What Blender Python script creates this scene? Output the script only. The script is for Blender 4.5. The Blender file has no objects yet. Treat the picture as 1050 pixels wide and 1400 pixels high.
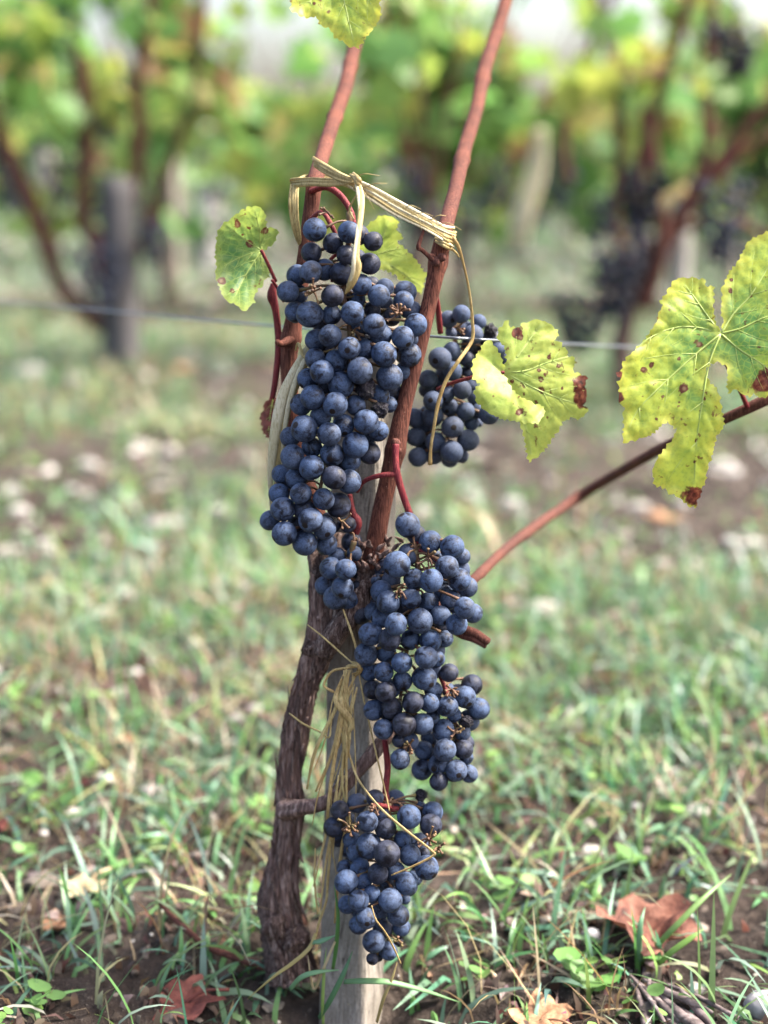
import bpy, math, random
import numpy as np
from mathutils import Vector, Matrix, Quaternion
from mathutils.geometry import delaunay_2d_cdt

random.seed(7)
RNG = np.random.default_rng(11)
SC = bpy.context.scene
COL = SC.collection

# ------------------------------------------------------------------ camera
CH = 0.485                       # camera height above the soil
PITCH = math.radians(13.54)
FPX = 1400 * 52.0 / 36.0         # focal length in photograph pixels
cam_d = bpy.data.cameras.new('camera')
cam_d.lens = 52; cam_d.sensor_width = 36; cam_d.sensor_fit = 'AUTO'
cam_d.clip_start = 0.01; cam_d.clip_end = 2000
cam_d.dof.use_dof = True
cam_d.dof.focus_distance = 0.818
cam_d.dof.aperture_fstop = 3.3
cam = bpy.data.objects.new('camera', cam_d); COL.objects.link(cam)
cam.location = (0, 0, CH)
cam.rotation_euler = (math.pi / 2 - PITCH, 0, 0)
SC.camera = cam

# ------------------------------------------------------------------ sky, sun, exposure
SUN_EL, SUN_AZ = 54.0, 86.0      # azimuth measured from +Y (away from the camera) towards +X (right)
world = bpy.data.worlds.new('World'); SC.world = world; world.use_nodes = True
wn = world.node_tree
sky = wn.nodes.new('ShaderNodeTexSky'); sky.sky_type = 'NISHITA'; sky.sun_disc = False
sky.sun_elevation = math.radians(SUN_EL); sky.sun_rotation = math.radians(SUN_AZ)
sky.dust_density = 6.0; sky.air_density = 1.0; sky.ozone_density = 1.0
bg = wn.nodes['Background']; bg.inputs['Strength'].default_value = 0.145
wn.links.new(sky.outputs[0], bg.inputs['Color'])
sun_d = bpy.data.lights.new('sun', 'SUN'); sun_d.energy = 3.1; sun_d.angle = math.radians(9)
sun_d.color = (1.0, 0.95, 0.88)
sun = bpy.data.objects.new('sun', sun_d); COL.objects.link(sun)
_e, _a = math.radians(SUN_EL), math.radians(SUN_AZ)
_to = Vector((math.cos(_e) * math.sin(_a), math.cos(_e) * math.cos(_a), math.sin(_e)))
sun.rotation_euler = (-_to).to_track_quat('-Z', 'Y').to_euler()
sun.location = (3, 2, 5)
vs = SC.view_settings
vs.view_transform = 'Standard'; vs.look = 'None'; vs.gamma = 1; vs.use_curve_mapping = False
vs.exposure = 2.05
SC.cycles.use_denoising = True
SC.cycles.max_bounces = 8; SC.cycles.transparent_max_bounces = 8

# ------------------------------------------------------------------ projection helpers (a pixel of the photograph + a depth -> a point)
CAM = np.array([0, 0, CH])
FWD = np.array([0, math.cos(PITCH), -math.sin(PITCH)])
UP = np.array([0, math.sin(PITCH), math.cos(PITCH)])
RT = np.array([1.0, 0, 0])
BASE_Y, LEAN = 0.795, 0.13
def ray(px, py):
    px = np.asarray(px, float); py = np.asarray(py, float)
    return FWD + ((px - 525) / FPX)[..., None] * RT - ((py - 700) / FPX)[..., None] * UP
def zplane(px, py):
    d = ray(px, py)
    return (BASE_Y + CH * LEAN) / (d[..., 1] - LEAN * d[..., 2])
def P(px, py, off=0.0):
    """point on the leaning plane of the vine, moved off metres away from the camera"""
    d = ray(px, py); z = zplane(px, py) + np.asarray(off, float)
    return CAM + z[..., None] * d
def PXM(px, py, off=0.0):
    return (zplane(px, py) + off) / FPX          # metres per pixel there
def G(px, py, h=0.0):
    d = ray(px, py)
    z = (CH - h) / (-d[..., 2])
    return CAM + z[..., None] * d
def B(px, py, Y):
    d = ray(px, py)
    return CAM + (Y / d[..., 1])[..., None] * d

# ------------------------------------------------------------------ noise
_perm = np.random.default_rng(3).permutation(512)
_perm = np.concatenate([_perm, _perm, _perm])
_grad = np.random.default_rng(4).normal(size=(512, 3)); _grad /= np.linalg.norm(_grad, axis=1)[:, None]
def pn(x, y, z):
    x, y, z = np.broadcast_arrays(np.asarray(x, float), np.asarray(y, float), np.asarray(z, float))
    xi, yi, zi = np.floor(x).astype(int), np.floor(y).astype(int), np.floor(z).astype(int)
    xf, yf, zf = x - xi, y - yi, z - zi
    f = lambda t: t * t * t * (t * (t * 6 - 15) + 10)
    u, v, w = f(xf), f(yf), f(zf)
    out = 0
    for dx in (0, 1):
        for dy in (0, 1):
            for dz in (0, 1):
                h = _perm[(_perm[(_perm[(xi + dx) & 511] + yi + dy) & 511] + zi + dz) & 511]
                g = _grad[h]
                dot = g[..., 0] * (xf - dx) + g[..., 1] * (yf - dy) + g[..., 2] * (zf - dz)
                out = out + dot * (u if dx else 1 - u) * (v if dy else 1 - v) * (w if dz else 1 - w)
    return out * 1.6
def fbm(x, y, z, o=4):
    a, s, t = 1.0, 1.0, 0
    for i in range(o):
        t = t + a * pn(x * s + i * 17.3, y * s + i * 5.1, z * s + i * 9.7); a *= 0.5; s *= 2.03
    return t

# ------------------------------------------------------------------ mesh helpers
ORG = {}
def tag(o, label=None, cat=None, group=None, kind=None):
    if label: o['label'] = label
    if cat: o['category'] = cat
    if group: o['group'] = group
    if kind: o['kind'] = kind
    return o
def empty(name, loc, label, cat, group=None):
    o = bpy.data.objects.new(name, None); COL.objects.link(o)
    o.location = Vector(loc); o.empty_display_size = 0.02
    ORG[o.name] = np.array(loc, float)
    return tag(o, label, cat, group)
class MB:
    def __init__(s): s.v = []; s.f = []; s.n = 0; s.c = []
    def add(s, v, f, col=None):
        v = np.asarray(v, float); s.v.append(v)
        if isinstance(f, np.ndarray): s.f += (f + s.n).tolist()
        else: s.f += [tuple(i + s.n for i in q) for q in f]
        if col is not None: s.c.append(np.broadcast_to(np.asarray(col, float), (len(v), len(np.atleast_1d(col)) if np.ndim(col) == 1 else np.shape(col)[-1])))
        s.n += len(v); return s
    def build(s, name, mat, parent=None, smooth=True, origin=None, attrs=None):
        v = np.concatenate(s.v) if s.v else np.zeros((0, 3))
        if parent is not None: org = ORG[parent.name]
        else: org = np.array(origin if origin is not None else (0, 0, 0), float)
        me = bpy.data.meshes.new(name)
        me.from_pydata((v - org).tolist(), [], s.f)
        if smooth: me.polygons.foreach_set('use_smooth', np.ones(len(me.polygons), bool))
        if s.c:
            c = np.concatenate(s.c)
            if c.shape[1] == 3: c = np.hstack([c, np.ones((len(c), 1))])
            a = me.color_attributes.new('Col', 'FLOAT_COLOR', 'POINT'); a.data.foreach_set('color', c.astype(np.float32).ravel())
        for k, arr in (attrs or {}).items():
            a = me.attributes.new(k, 'FLOAT', 'POINT'); a.data.foreach_set('value', np.asarray(arr, np.float32))
        if mat: me.materials.append(mat)
        me.update()
        o = bpy.data.objects.new(name, me); COL.objects.link(o)
        if parent is not None: o.parent = parent
        else: o.location = Vector(org)
        ORG[o.name] = org
        return o
def smooth_path(pts, vals, per=6):
    """Catmull-Rom through pts (n,3); vals (n,k) interpolated alike"""
    p = np.asarray(pts, float); w = np.asarray(vals, float).reshape(len(p), -1)
    a = np.hstack([p, w]); a = np.vstack([2 * a[0] - a[1], a, 2 * a[-1] - a[-2]])
    out = []
    for i in range(1, len(a) - 2):
        for k in range(per):
            t = k / per
            out.append(0.5 * ((2 * a[i]) + (-a[i - 1] + a[i + 1]) * t + (2 * a[i - 1] - 5 * a[i] + 4 * a[i + 1] - a[i + 2]) * t * t
                              + (-a[i - 1] + 3 * a[i] - 3 * a[i + 1] + a[i + 2]) * t ** 3))
    out.append(a[-2]); out = np.array(out)
    return out[:, :3], out[:, 3:]
def frames(p):
    t = np.gradient(p, axis=0); t /= np.linalg.norm(t, axis=1)[:, None] + 1e-12
    ref = np.array([0.0, -1, 0]) if abs(t[0][1]) < 0.9 else np.array([1.0, 0, 0])
    n = np.zeros_like(p); n[0] = ref - t[0] * ref.dot(t[0]); n[0] /= np.linalg.norm(n[0])
    for i in range(1, len(p)):
        q = n[i - 1] - t[i] * n[i - 1].dot(t[i]); n[i] = q / (np.linalg.norm(q) + 1e-12)
    return t, n, np.cross(t, n)
def tube(pts, rad, seg=10, per=6, disp=None, cap=True, vec=False):
    p, r = smooth_path(pts, rad, per); r = np.maximum(r[:, 0], 1e-5)
    t, n, b = frames(p)
    th = np.linspace(0, 2 * math.pi, seg, endpoint=False)
    s = np.concatenate([[0], np.cumsum(np.linalg.norm(np.diff(p, axis=0), axis=1))])
    R = r[:, None] * np.ones(seg)
    if disp is not None: R = disp(th[None, :], s[:, None], R)
    v = p[:, None, :] + R[..., None] * (np.cos(th)[None, :, None] * n[:, None, :] + np.sin(th)[None, :, None] * b[:, None, :])
    N = len(p); v = v.reshape(-1, 3)
    i, j = np.meshgrid(np.arange(N - 1), np.arange(seg), indexing='ij')
    j2 = (j + 1) % seg
    f = np.stack([i * seg + j, i * seg + j2, (i + 1) * seg + j2, (i + 1) * seg + j], -1).reshape(-1, 4).tolist()
    if cap:
        v = np.vstack([v, p[0] - t[0] * r[0] * .35, p[-1] + t[-1] * r[-1] * .35]); a, c = len(v) - 2, len(v) - 1
        for k in range(seg):
            f.append((a, (k + 1) % seg, k)); f.append((c, (N - 1) * seg + k, (N - 1) * seg + (k + 1) % seg))
    return v, f
def ribbon(pts, wid, thick=0.0004, per=6, face=(0, -1, 0), twist=0.0, curl=0.25):
    """a flat fibre: curved cross-section of 4 points a side, closed"""
    p, w = smooth_path(pts, wid, per); w = w[:, 0]
    t = np.gradient(p, axis=0); t /= np.linalg.norm(t, axis=1)[:, None] + 1e-12
    fc = np.asarray(face, float)
    side = np.cross(t, fc); side /= np.linalg.norm(side, axis=1)[:, None] + 1e-9
    nrm = np.cross(side, t)
    if twist:
        a = np.linspace(0, twist, len(p))[:, None]
        side, nrm = side * np.cos(a) + nrm * np.sin(a), nrm * np.cos(a) - side * np.sin(a)
    us = np.array([-1, -.4, .4, 1]) * .5
    top = p[:, None] + us[None, :, None] * w[:, None, None] * side[:, None] + ((.25 - us ** 2) * curl)[None, :, None] * w[:, None, None] * nrm[:, None]
    bot = top[:, ::-1] - nrm[:, None] * thick
    v = np.concatenate([top, bot], 1); N, M = v.shape[:2]
    f = [(i * M + j, i * M + (j + 1) % M, (i + 1) * M + (j + 1) % M, (i + 1) * M + j) for i in range(N - 1) for j in range(M)]
    f += [tuple(range(M))[::-1], tuple((N - 1) * M + k for k in range(M))]
    return v.reshape(-1, 3), f
def pts(l, off=None):
    """[(px,py,off)] or [(px,py)] with one off -> 3D points"""
    a = np.array([(q[0], q[1], q[2] if len(q) > 2 else (off or 0)) for q in l], float)
    return P(a[:, 0], a[:, 1], a[:, 2])
def ico(sub):
    bm_v = []
    import bmesh
    bm = bmesh.new(); bmesh.ops.create_icosphere(bm, subdivisions=sub, radius=1)
    v = np.array([x.co[:] for x in bm.verts]); f = np.array([[w.index for w in q.verts] for q in bm.faces]); bm.free()
    return v, f

# ------------------------------------------------------------------ materials
class NT:
    def __init__(s, name):
        s.m = bpy.data.materials.new(name); s.m.use_nodes = True; s.t = s.m.node_tree
        s.b = s.t.nodes['Principled BSDF']; s.out = s.t.nodes['Material Output']
    def n(s, typ, **kw):
        x = s.t.nodes.new('ShaderNode' + typ)
        for k, v in kw.items():
            if isinstance(k, str) and hasattr(x, k): setattr(x, k, v)
        return x
    def l(s, a, b): s.t.links.new(a, b)
    def coords(s, scale=(1, 1, 1), kind='Object', rnd=0.0):
        tc = s.n('TexCoord'); mp = s.n('Mapping'); mp.inputs['Scale'].default_value = scale
        src = tc.outputs[kind]
        if rnd:
            oi = s.n('ObjectInfo'); mu = s.n('Math', operation='MULTIPLY'); mu.inputs[1].default_value = rnd
            s.l(oi.outputs['Random'], mu.inputs[0]); s.l(mu.outputs[0], mp.inputs['Location'])
        s.l(src, mp.inputs['Vector']); return mp.outputs[0]
    def noise(s, vec, scale, detail=4, rough=.55, dist=0):
        x = s.n('TexNoise'); x.inputs['Scale'].default_value = scale; x.inputs['Detail'].default_value = detail
        x.inputs['Roughness'].default_value = rough; x.inputs['Distortion'].default_value = dist
        if vec is not None: s.l(vec, x.inputs['Vector'])
        return x.outputs['Fac']
    def ramp(s, fac, stops, interp='LINEAR'):
        x = s.n('ValToRGB'); e = x.color_ramp.elements; x.color_ramp.interpolation = interp
        while len(e) > 1: e.remove(e[-1])
        for i, (p, c) in enumerate(stops):
            q = e[0] if i == 0 else e.new(p)
            q.position = p; c = c if hasattr(c, '__len__') else (c, c, c); q.color = (*c[:3], 1)
        s.l(fac, x.inputs[0]); return x.outputs[0]
    def mix(s, fac, a, b, mode='MIX'):
        x = s.n('Mix'); x.data_type = 'RGBA'; x.blend_type = mode
        for sock, val in ((x.inputs[0], fac), (x.inputs[6], a), (x.inputs[7], b)):
            if hasattr(val, 'node'): s.l(val, sock)
            elif hasattr(val, '__len__'): sock.default_value = (*val[:3], 1)
            else: sock.default_value = val
        return x.outputs[2]
    def math(s, op, a, b=0.0):
        x = s.n('Math', operation=op)
        for sock, val in ((x.inputs[0], a), (x.inputs[1], b)):
            if hasattr(val, 'node'): s.l(val, sock)
            else: sock.default_value = val
        return x.outputs[0]
    def attr(s, name, col=False):
        x = s.n('Attribute'); x.attribute_name = name; return x.outputs['Color' if col else 'Fac']
    def bump(s, h, strength=.4, dist=.001):
        x = s.n('Bump'); x.inputs['Strength'].default_value = strength; x.inputs['Distance'].default_value = dist
        s.l(h, x.inputs['Height']); s.l(x.outputs[0], s.b.inputs['Normal']); return x.outputs[0]
    def set(s, col=None, rough=None, spec=None):
        for sock, val in (('Base Color', col), ('Roughness', rough), ('Specular IOR Level', spec)):
            if val is None: continue
            if hasattr(val, 'node'): s.l(val, s.b.inputs[sock])
            elif hasattr(val, '__len__'): s.b.inputs[sock].default_value = (*val, 1)
            else: s.b.inputs[sock].default_value = val
    def translucent(s, col, fac):
        tr = s.n('BsdfTranslucent'); mx = s.n('MixShader'); mx.inputs[0].default_value = fac
        if hasattr(col, 'node'): s.l(col, tr.inputs[0])
        else: tr.inputs[0].default_value = (*col, 1)
        s.l(s.b.outputs[0], mx.inputs[1]); s.l(tr.outputs[0], mx.inputs[2]); s.l(mx.outputs[0], s.out.inputs[0])
M = {}
def mat_grape(name, dark, bloom, lo, hi):
    n = NT(name)
    c = n.coords(rnd=37.0); raw = n.coords()
    big = n.noise(c, 1.25, 5, .62, .6); fine = n.noise(c, 9, 4, .7)
    m = n.math('ADD', big, n.math('MULTIPLY', n.math('SUBTRACT', fine, .5), .38))
    mask = n.ramp(m, [(lo, 0.0), (lo + .06, .45), (hi, 1.0)])
    vo = n.n('TexVoronoi'); vo.inputs['Scale'].default_value = 5.5; n.l(c, vo.inputs['Vector'])
    speck = n.ramp(vo.outputs['Distance'], [(.06, 0.25), (.12, 1.0)])
    oi = n.n('ObjectInfo')
    bl = n.mix(oi.outputs['Random'], bloom, (bloom[0] * 1.18, bloom[1] * 1.0, bloom[2] * .86))
    veins = n.noise(c, 4.5, 6, .7, 1.4)
    bl = n.mix(n.ramp(veins, [(.36, .8), (.54, 0.0)]), bl, (bloom[0] * .42, bloom[1] * .33, bloom[2] * .30))
    bl = n.mix(n.ramp(n.noise(c, 38, 2, .5), [(.62, 0.0), (.74, .5)]), bl, (bloom[0] * 2, bloom[1] * 1.8, bloom[2] * 1.5))
    pep = n.ramp(n.noise(c, 24, 3, .6), [(.34, .25), (.43, 1.0)])
    mm = n.math('MULTIPLY', n.math('MULTIPLY', mask, speck), pep)
    col = n.mix(mm, dark, bl)
    # scar where the flower sat, at the free pole of the berry
    sp = n.n('SeparateXYZ'); n.l(raw, sp.inputs[0])
    scar = n.ramp(n.math('ADD', sp.outputs[2], n.math('MULTIPLY', n.math('SUBTRACT', fine, .5), .02)), [(.988, 0.0), (.994, 1.0)])
    col = n.mix(scar, col, (.012, .008, .008))
    n.set(col, n.ramp(mm, [(0, .38), (1, .75)]), .24)
    n.bump(n.math('ADD', fine, n.math('MULTIPLY', mm, .6)), .15, .01)
    return n.m
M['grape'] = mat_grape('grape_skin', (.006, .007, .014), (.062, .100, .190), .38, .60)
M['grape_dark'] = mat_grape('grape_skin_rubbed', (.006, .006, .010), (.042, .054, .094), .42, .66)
M['grape_shade'] = mat_grape('grape_skin_matte_shaded', (.007, .008, .016), (.050, .072, .128), .24, .46)  # matte bloom, colour lowered to stand in for shade on rear and inner berries
M['grape_far'] = mat_grape('grape_skin_far', (.006, .006, .012), (.026, .036, .066), .40, .66)
def mat_simple(name, stops, scale, nscale, rough=.6, bump=.3, bdist=.0008, detail=5, spec=.4, dist=.3):
    n = NT(name); c = n.coords(scale)
    f = n.noise(c, nscale, detail, .6, dist)
    n.set(n.ramp(f, stops), rough, spec); n.bump(f, bump, bdist); return n.m
M['raisin'] = mat_simple('shrivelled_skin', [(.3, (.008, .007, .010)), (.55, (.04, .035, .05)), (.75, (.09, .085, .12))], (1, 1, 1), 2.5, .45, .8, .15)
def mat_cane(name, a, b, c3, rough=.42):
    n = NT(name); c = n.coords((1, 1, .06)); c2 = n.coords()
    st = n.noise(c, 1400, 4, .65, .4); bl = n.noise(c2, 45, 4, .6); dots = n.noise(c2, 900, 2, .5)
    col = n.mix(n.ramp(bl, [(.38, 0.), (.60, 1.)]), a, b)
    col = n.mix(n.ramp(st, [(.44, .9), (.56, 0.)]), col, c3)
    col = n.mix(n.ramp(dots, [(.70, 0.), (.76, .5)]), col, (.42, .27, .2))
    n.set(col, rough, .12); n.bump(n.math('ADD', st, n.math('MULTIPLY', bl, .5)), .6, .0009); return n.m
M['cane'] = mat_cane('cane_bark', (.185, .068, .044), (.110, .043, .031), (.045, .016, .012), .8)
M['cane_far'] = mat_cane('cane_bark_dull', (.155, .060, .043), (.105, .047, .037), (.05, .02, .016), .85)
M['peduncle'] = mat_cane('red_stalk', (.16, .022, .028), (.22, .045, .04), (.09, .015, .02), .45)
M['pedicel'] = mat_simple('pedicel', [(.3, (.055, .025, .016)), (.5, (.12, .06, .03)), (.7, (.13, .11, .035))], (1, 1, 1), 130, .6, .4, .0005)
def mat_bark(name):
    n = NT(name); c = n.coords((1, 1, .11)); c2 = n.coords()
    st = n.noise(c, 520, 7, .68, 1.1); st2 = n.noise(c, 1700, 4, .6); bl = n.noise(c2, 28, 4, .6); fl = n.noise(c2, 170, 4, .7)
    col = n.ramp(st, [(.34, (.012, .008, .007)), (.45, (.080, .046, .037)), (.55, (.18, .118, .098)), (.66, (.42, .34, .30))])
    col = n.mix(n.ramp(bl, [(.42, 0.), (.62, .65)]), col, (.125, .088, .075))
    col = n.mix(n.ramp(st2, [(.38, .6), (.5, 0.)]), col, (.014, .009, .008))
    col = n.mix(n.ramp(fl, [(.66, 0.), (.74, .7)]), col, (.27, .235, .20))
    n.set(col, .85, .2)
    n.bump(n.math('ADD', st, n.math('MULTIPLY', st2, .35)), .9, .0028); return n.m
M['bark'] = mat_bark('old_bark')
M['bark_fibre'] = mat_simple('bark_fibre', [(.32, (.03, .018, .015)), (.5, (.12, .068, .054)), (.7, (.30, .215, .18))], (1, 1, .1), 500, .85, .6, .0008)
def mat_stake(name):
    n = NT(name); c = n.coords((1, 1, .035)); c2 = n.coords(); h = n.coords((.3, .3, 1))
    g = n.noise(c, 900, 6, .65, .5); g2 = n.noise(c, 260, 4, .6, .8); bl = n.noise(c2, 22, 5, .6); cr = n.noise(h, 900, 3, .6, .2)
    col = n.ramp(g, [(.3, (.13, .112, .092)), (.5, (.30, .268, .228)), (.7, (.44, .40, .345))])
    col = n.mix(n.ramp(bl, [(.38, .7), (.6, 0.)]), col, (.145, .125, .095))
    col = n.mix(n.ramp(g2, [(.34, .85), (.44, 0.)]), col, (.055, .045, .036))
    col = n.mix(n.ramp(cr, [(.36, .35), (.46, 0.)]), col, (.09, .08, .065))
    n.set(col, .88, .2); n.bump(n.math('ADD', g, n.math('MULTIPLY', g2, .8)), .7, .0016); return n.m
M['stake'] = mat_stake('weathered_wood')
def mat_raffia(name, a, b, d):
    n = NT(name); c = n.coords((1, 1, .2)); c2 = n.coords()
    st = n.noise(c, 1500, 4, .6, .3); bl = n.noise(c2, 60, 3, .6)
    col = n.mix(n.ramp(bl, [(.38, 0.), (.62, 1.)]), a, b)
    col = n.mix(n.ramp(st, [(.36, .7), (.52, 0.)]), col, d)
    n.set(col, .55, .35); n.bump(st, .4, .0004); n.translucent(col, .22); return n.m
M['raffia'] = mat_raffia('raffia', (.50, .40, .175), (.38, .28, .11), (.20, .13, .045))
M['raffia_pale'] = mat_raffia('raffia_bleached', (.66, .60, .42), (.55, .49, .30), (.36, .29, .15))
M['straw'] = mat_raffia('straw', (.56, .43, .19), (.40, .27, .10), (.20, .12, .045))
M['wire'] = mat_simple('galvanised_wire', [(.3, (.10, .11, .125)), (.7, (.26, .28, .31))], (1, 1, 1), 200, .4, .1, .0003)
M['wire'].node_tree.nodes['Principled BSDF'].inputs['Metallic'].default_value = .6
def mat_leaf(name, green, yellow, edgecol, ylo, yhi, tr=.45):
    n = NT(name); c = n.coords()
    edge = n.attr('edge'); vein = n.attr('vein'); spot = n.attr('spot'); burn = n.attr('burn')
    bl = n.noise(c, 38, 5, .6, .4); fi = n.noise(c, 330, 5, .65); mott = n.noise(c, 140, 4, .6, .6)
    y = n.math('ADD', n.math('ADD', n.math('MULTIPLY', n.math('SUBTRACT', bl, .5), 1.7), n.attr('yellow')), n.math('MULTIPLY', n.math('SUBTRACT', mott, .5), .7))
    col = n.mix(n.ramp(y, [(ylo, 0.), (yhi, 1.)]), green, yellow)
    col = n.mix(n.ramp(edge, [(0., .8), (.35, .25), (.8, 0.)]), col, edgecol)
    col = n.mix(n.ramp(fi, [(.38, .35), (.55, 0.)]), col, tuple(x * .62 for x in green))
    vo = n.n('TexVoronoi'); vo.feature = 'DISTANCE_TO_EDGE'; vo.inputs['Scale'].default_value = 230; n.l(c, vo.inputs['Vector'])
    net = n.ramp(vo.outputs['Distance'], [(.0, .55), (.09, 0.)])
    col = n.mix(net, col, (yellow[0] * .95, yellow[1] * 1.0, yellow[2] * 1.2))
    dust = n.noise(c, 210, 2, .5)
    col = n.mix(n.ramp(dust, [(.73, 0.), (.765, .8)]), col, (.17, .07, .03))
    col = n.mix(n.ramp(vein, [(0., .6), (.7, 0.)]), col, (yellow[0] * 1.02, yellow[1] * 1.05, yellow[2] * 1.6))
    col = n.mix(n.ramp(n.math('ADD', n.math('ADD', spot, n.math('MULTIPLY', n.math('SUBTRACT', fi, .5), .9)), n.math('MULTIPLY', n.math('SUBTRACT', mott, .5), 2.2)), [(.30, 0.), (.42, .75), (.62, 1.)]), col, n.mix(n.ramp(spot, [(.6, 0.), (.9, .7)]), (.11, .035, .018), (.30, .2, .1)))
    bn = n.math('ADD', n.math('ADD', burn, n.math('MULTIPLY', n.math('SUBTRACT', bl, .5), 1.3)), n.math('MULTIPLY', n.math('SUBTRACT', mott, .5), 1.3))
    col = n.mix(n.ramp(bn, [(.38, 0.), (.46, .7), (.6, 1.)]), col, n.ramp(fi, [(.35, (.028, .009, .007)), (.52, (.13, .03, .018)), (.7, (.26, .1, .05))]))
    n.set(col, .48, .35); n.bump(n.math('ADD', mott, n.math('MULTIPLY', fi, .3)), .35, .0008)
    n.translucent(col, tr); return n.m
M['leaf_yellow'] = mat_leaf('leaf_yellowing', (.135, .285, .065), (.40, .46, .055), (.46, .41, .06), .32, .80)
M['leaf_lime'] = mat_leaf('leaf_lime', (.28, .41, .075), (.42, .48, .095), (.40, .42, .08), .2, .7, .5)
M['leaf_green'] = mat_leaf('leaf_green', (.095, .215, .062), (.30, .39, .07), (.30, .34, .07), .35, .85)
M['vein'] = mat_simple('leaf_vein', [(.3, (.28, .37, .08)), (.7, (.37, .43, .12))], (1, 1, 1), 60, .5, .1)
def mat_vcol(name, rough, tr, spec=.4, var=.25, nscale=90, bump=.2):
    n = NT(name); c = n.coords()
    f = n.noise(c, nscale, 4, .6)
    col = n.mix(n.ramp(f, [(.35, var), (.6, 0.)]), n.attr('Col', True), (.02, .02, .008))
    n.set(col, rough, spec); n.bump(f, bump, .002)
    if tr: n.translucent(col, tr)
    return n.m
M['foliage'] = mat_vcol('vine_foliage', .45, .5, .45, .15, 40)
M['grass'] = mat_vcol('grass_blades', .42, .35, .5, .12, 60)
M['weed'] = mat_vcol('weed_leaves', .5, .4, .35, .12, 200)
M['gravel'] = mat_vcol('gravel', .85, 0, .25, .35, 160, .5)
def mat_soil():
    n = NT('soil'); c = n.coords()
    a = n.noise(c, 9, 6, .65, .5); b = n.noise(c, 75, 6, .7); d = n.noise(c, 420, 4, .6); e = n.noise(c, 2.2, 4, .6)
    col = n.ramp(b, [(.3, (.014, .010, .008)), (.48, (.044, .032, .026)), (.62, (.090, .068, .055)), (.76, (.20, .165, .135))])
    col = n.mix(n.ramp(a, [(.4, .7), (.58, 0.)]), col, (.022, .016, .013))
    col = n.mix(n.ramp(e, [(.45, 0.), (.7, .45)]), col, (.13, .105, .085))
    col = n.mix(n.ramp(d, [(.6, 0.), (.72, .5)]), col, (.22, .19, .16))
    n.set(col, .92, .15); n.bump(n.math('ADD', b, n.math('MULTIPLY', d, .4)), 1.0, .009); return n.m
M['soil'] = mat_soil()
def mat_dry(name, a, b, d):
    n = NT(name); c = n.coords()
    bl = n.noise(c, 55, 5, .65, .8); fi = n.noise(c, 420, 4, .6)
    col = n.ramp(bl, [(.32, d), (.5, a), (.7, b)])
    col = n.mix(n.ramp(fi, [(.36, .5), (.52, 0.)]), col, tuple(x * .4 for x in d))
    n.set(col, .7, .25); n.bump(fi, .5, .001); n.translucent(col, .15); return n.m
M['dry_brown'] = mat_dry('dead_leaf_brown', (.165, .064, .041), (.26, .125, .085), (.065, .025, .019))
M['dry_red'] = mat_dry('dead_leaf_red', (.15, .045, .034), (.21, .075, .055), (.07, .022, .018))
M['dry_tan'] = mat_dry('dead_leaf_tan', (.37, .20, .11), (.46, .30, .17), (.2, .095, .05))
M['dry_yellow'] = mat_dry('dead_leaf_straw', (.42, .34, .2), (.52, .45, .3), (.25, .18, .1))
M['old_wood'] = mat_simple('old_prunings', [(.3, (.03, .022, .020)), (.5, (.11, .083, .078)), (.7, (.24, .195, .185))], (1, 1, 1), 150, .85, .6, .001)
M['stone'] = mat_simple('limestone', [(.3, (.17, .155, .135)), (.55, (.27, .25, .225)), (.75, (.38, .36, .335))], (1, 1, 1), 90, .85, .4, .002)
M['stone_grey'] = mat_simple('grey_stone', [(.3, (.16, .15, .15)), (.55, (.30, .29, .30)), (.75, (.44, .43, .44))], (1, 1, 1), 90, .85, .4, .002)
M['stake_dark'] = mat_simple('dark_stake', [(.3, (.05, .046, .046)), (.7, (.12, .11, .11))], (1, 1, .1), 120, .85, .3)
M['post'] = mat_simple('pale_post', [(.3, (.26, .24, .22)), (.7, (.46, .44, .41))], (1, 1, .1), 120, .85, .3)

# ------------------------------------------------------------------ ground
def height(x, y):
    h = .012 * fbm(x * 2.2, y * 2.2, 1.5, 3) + .006 * fbm(x * 11, y * 11, 4.2, 3)
    near = np.exp(-((y - 1) / 2.2) ** 2)
    h = h + near * .0075 * fbm(x * 38, y * 38, 8.8, 3)
    sx, sy = P(470, 1390)[0], .775
    h = h - .045 * np.exp(-(((x - sx) / .085) ** 2 + ((y - sy) / .06) ** 2))
    far = np.clip((np.abs(y) - 20) / 100, 0, 1)
    return h * (1 - far)
def sinh_axis(n, c, ext, k):
    t = np.linspace(-1, 1, n); return c + ext * np.sinh(k * t) / math.sinh(k)
gx, gy = sinh_axis(420, 0.0, 400, 9.0), sinh_axis(420, 0.95, 400, 9.0)
X, Y = np.meshgrid(gx, gy)
gv = np.stack([X, Y, height(X, Y)], -1).reshape(-1, 3)
n_ = 420
ii, jj = np.meshgrid(np.arange(n_ - 1), np.arange(n_ - 1), indexing='ij')
gf = np.stack([ii * n_ + jj, ii * n_ + jj + 1, (ii + 1) * n_ + jj + 1, (ii + 1) * n_ + jj], -1).reshape(-1, 4)
ground = MB().add(gv, gf).build('ground', M['soil'])
tag(ground, 'brown stony vineyard soil between the rows', None, None, 'structure')

def patch(x, y):
    """where grass grows: 0 bare .. 1 thick"""
    v = fbm(x * 1.7 + 3.1, y * 1.3 + 1.7, .4, 3) + .35 * fbm(x * 6, y * 6, 2.2, 2)
    return np.clip(.60 + 1.0 * v - .6 * np.exp(-(((x - .22) / .16) ** 2 + ((y - .86) / .16) ** 2)), 0.02, 1)

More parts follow.
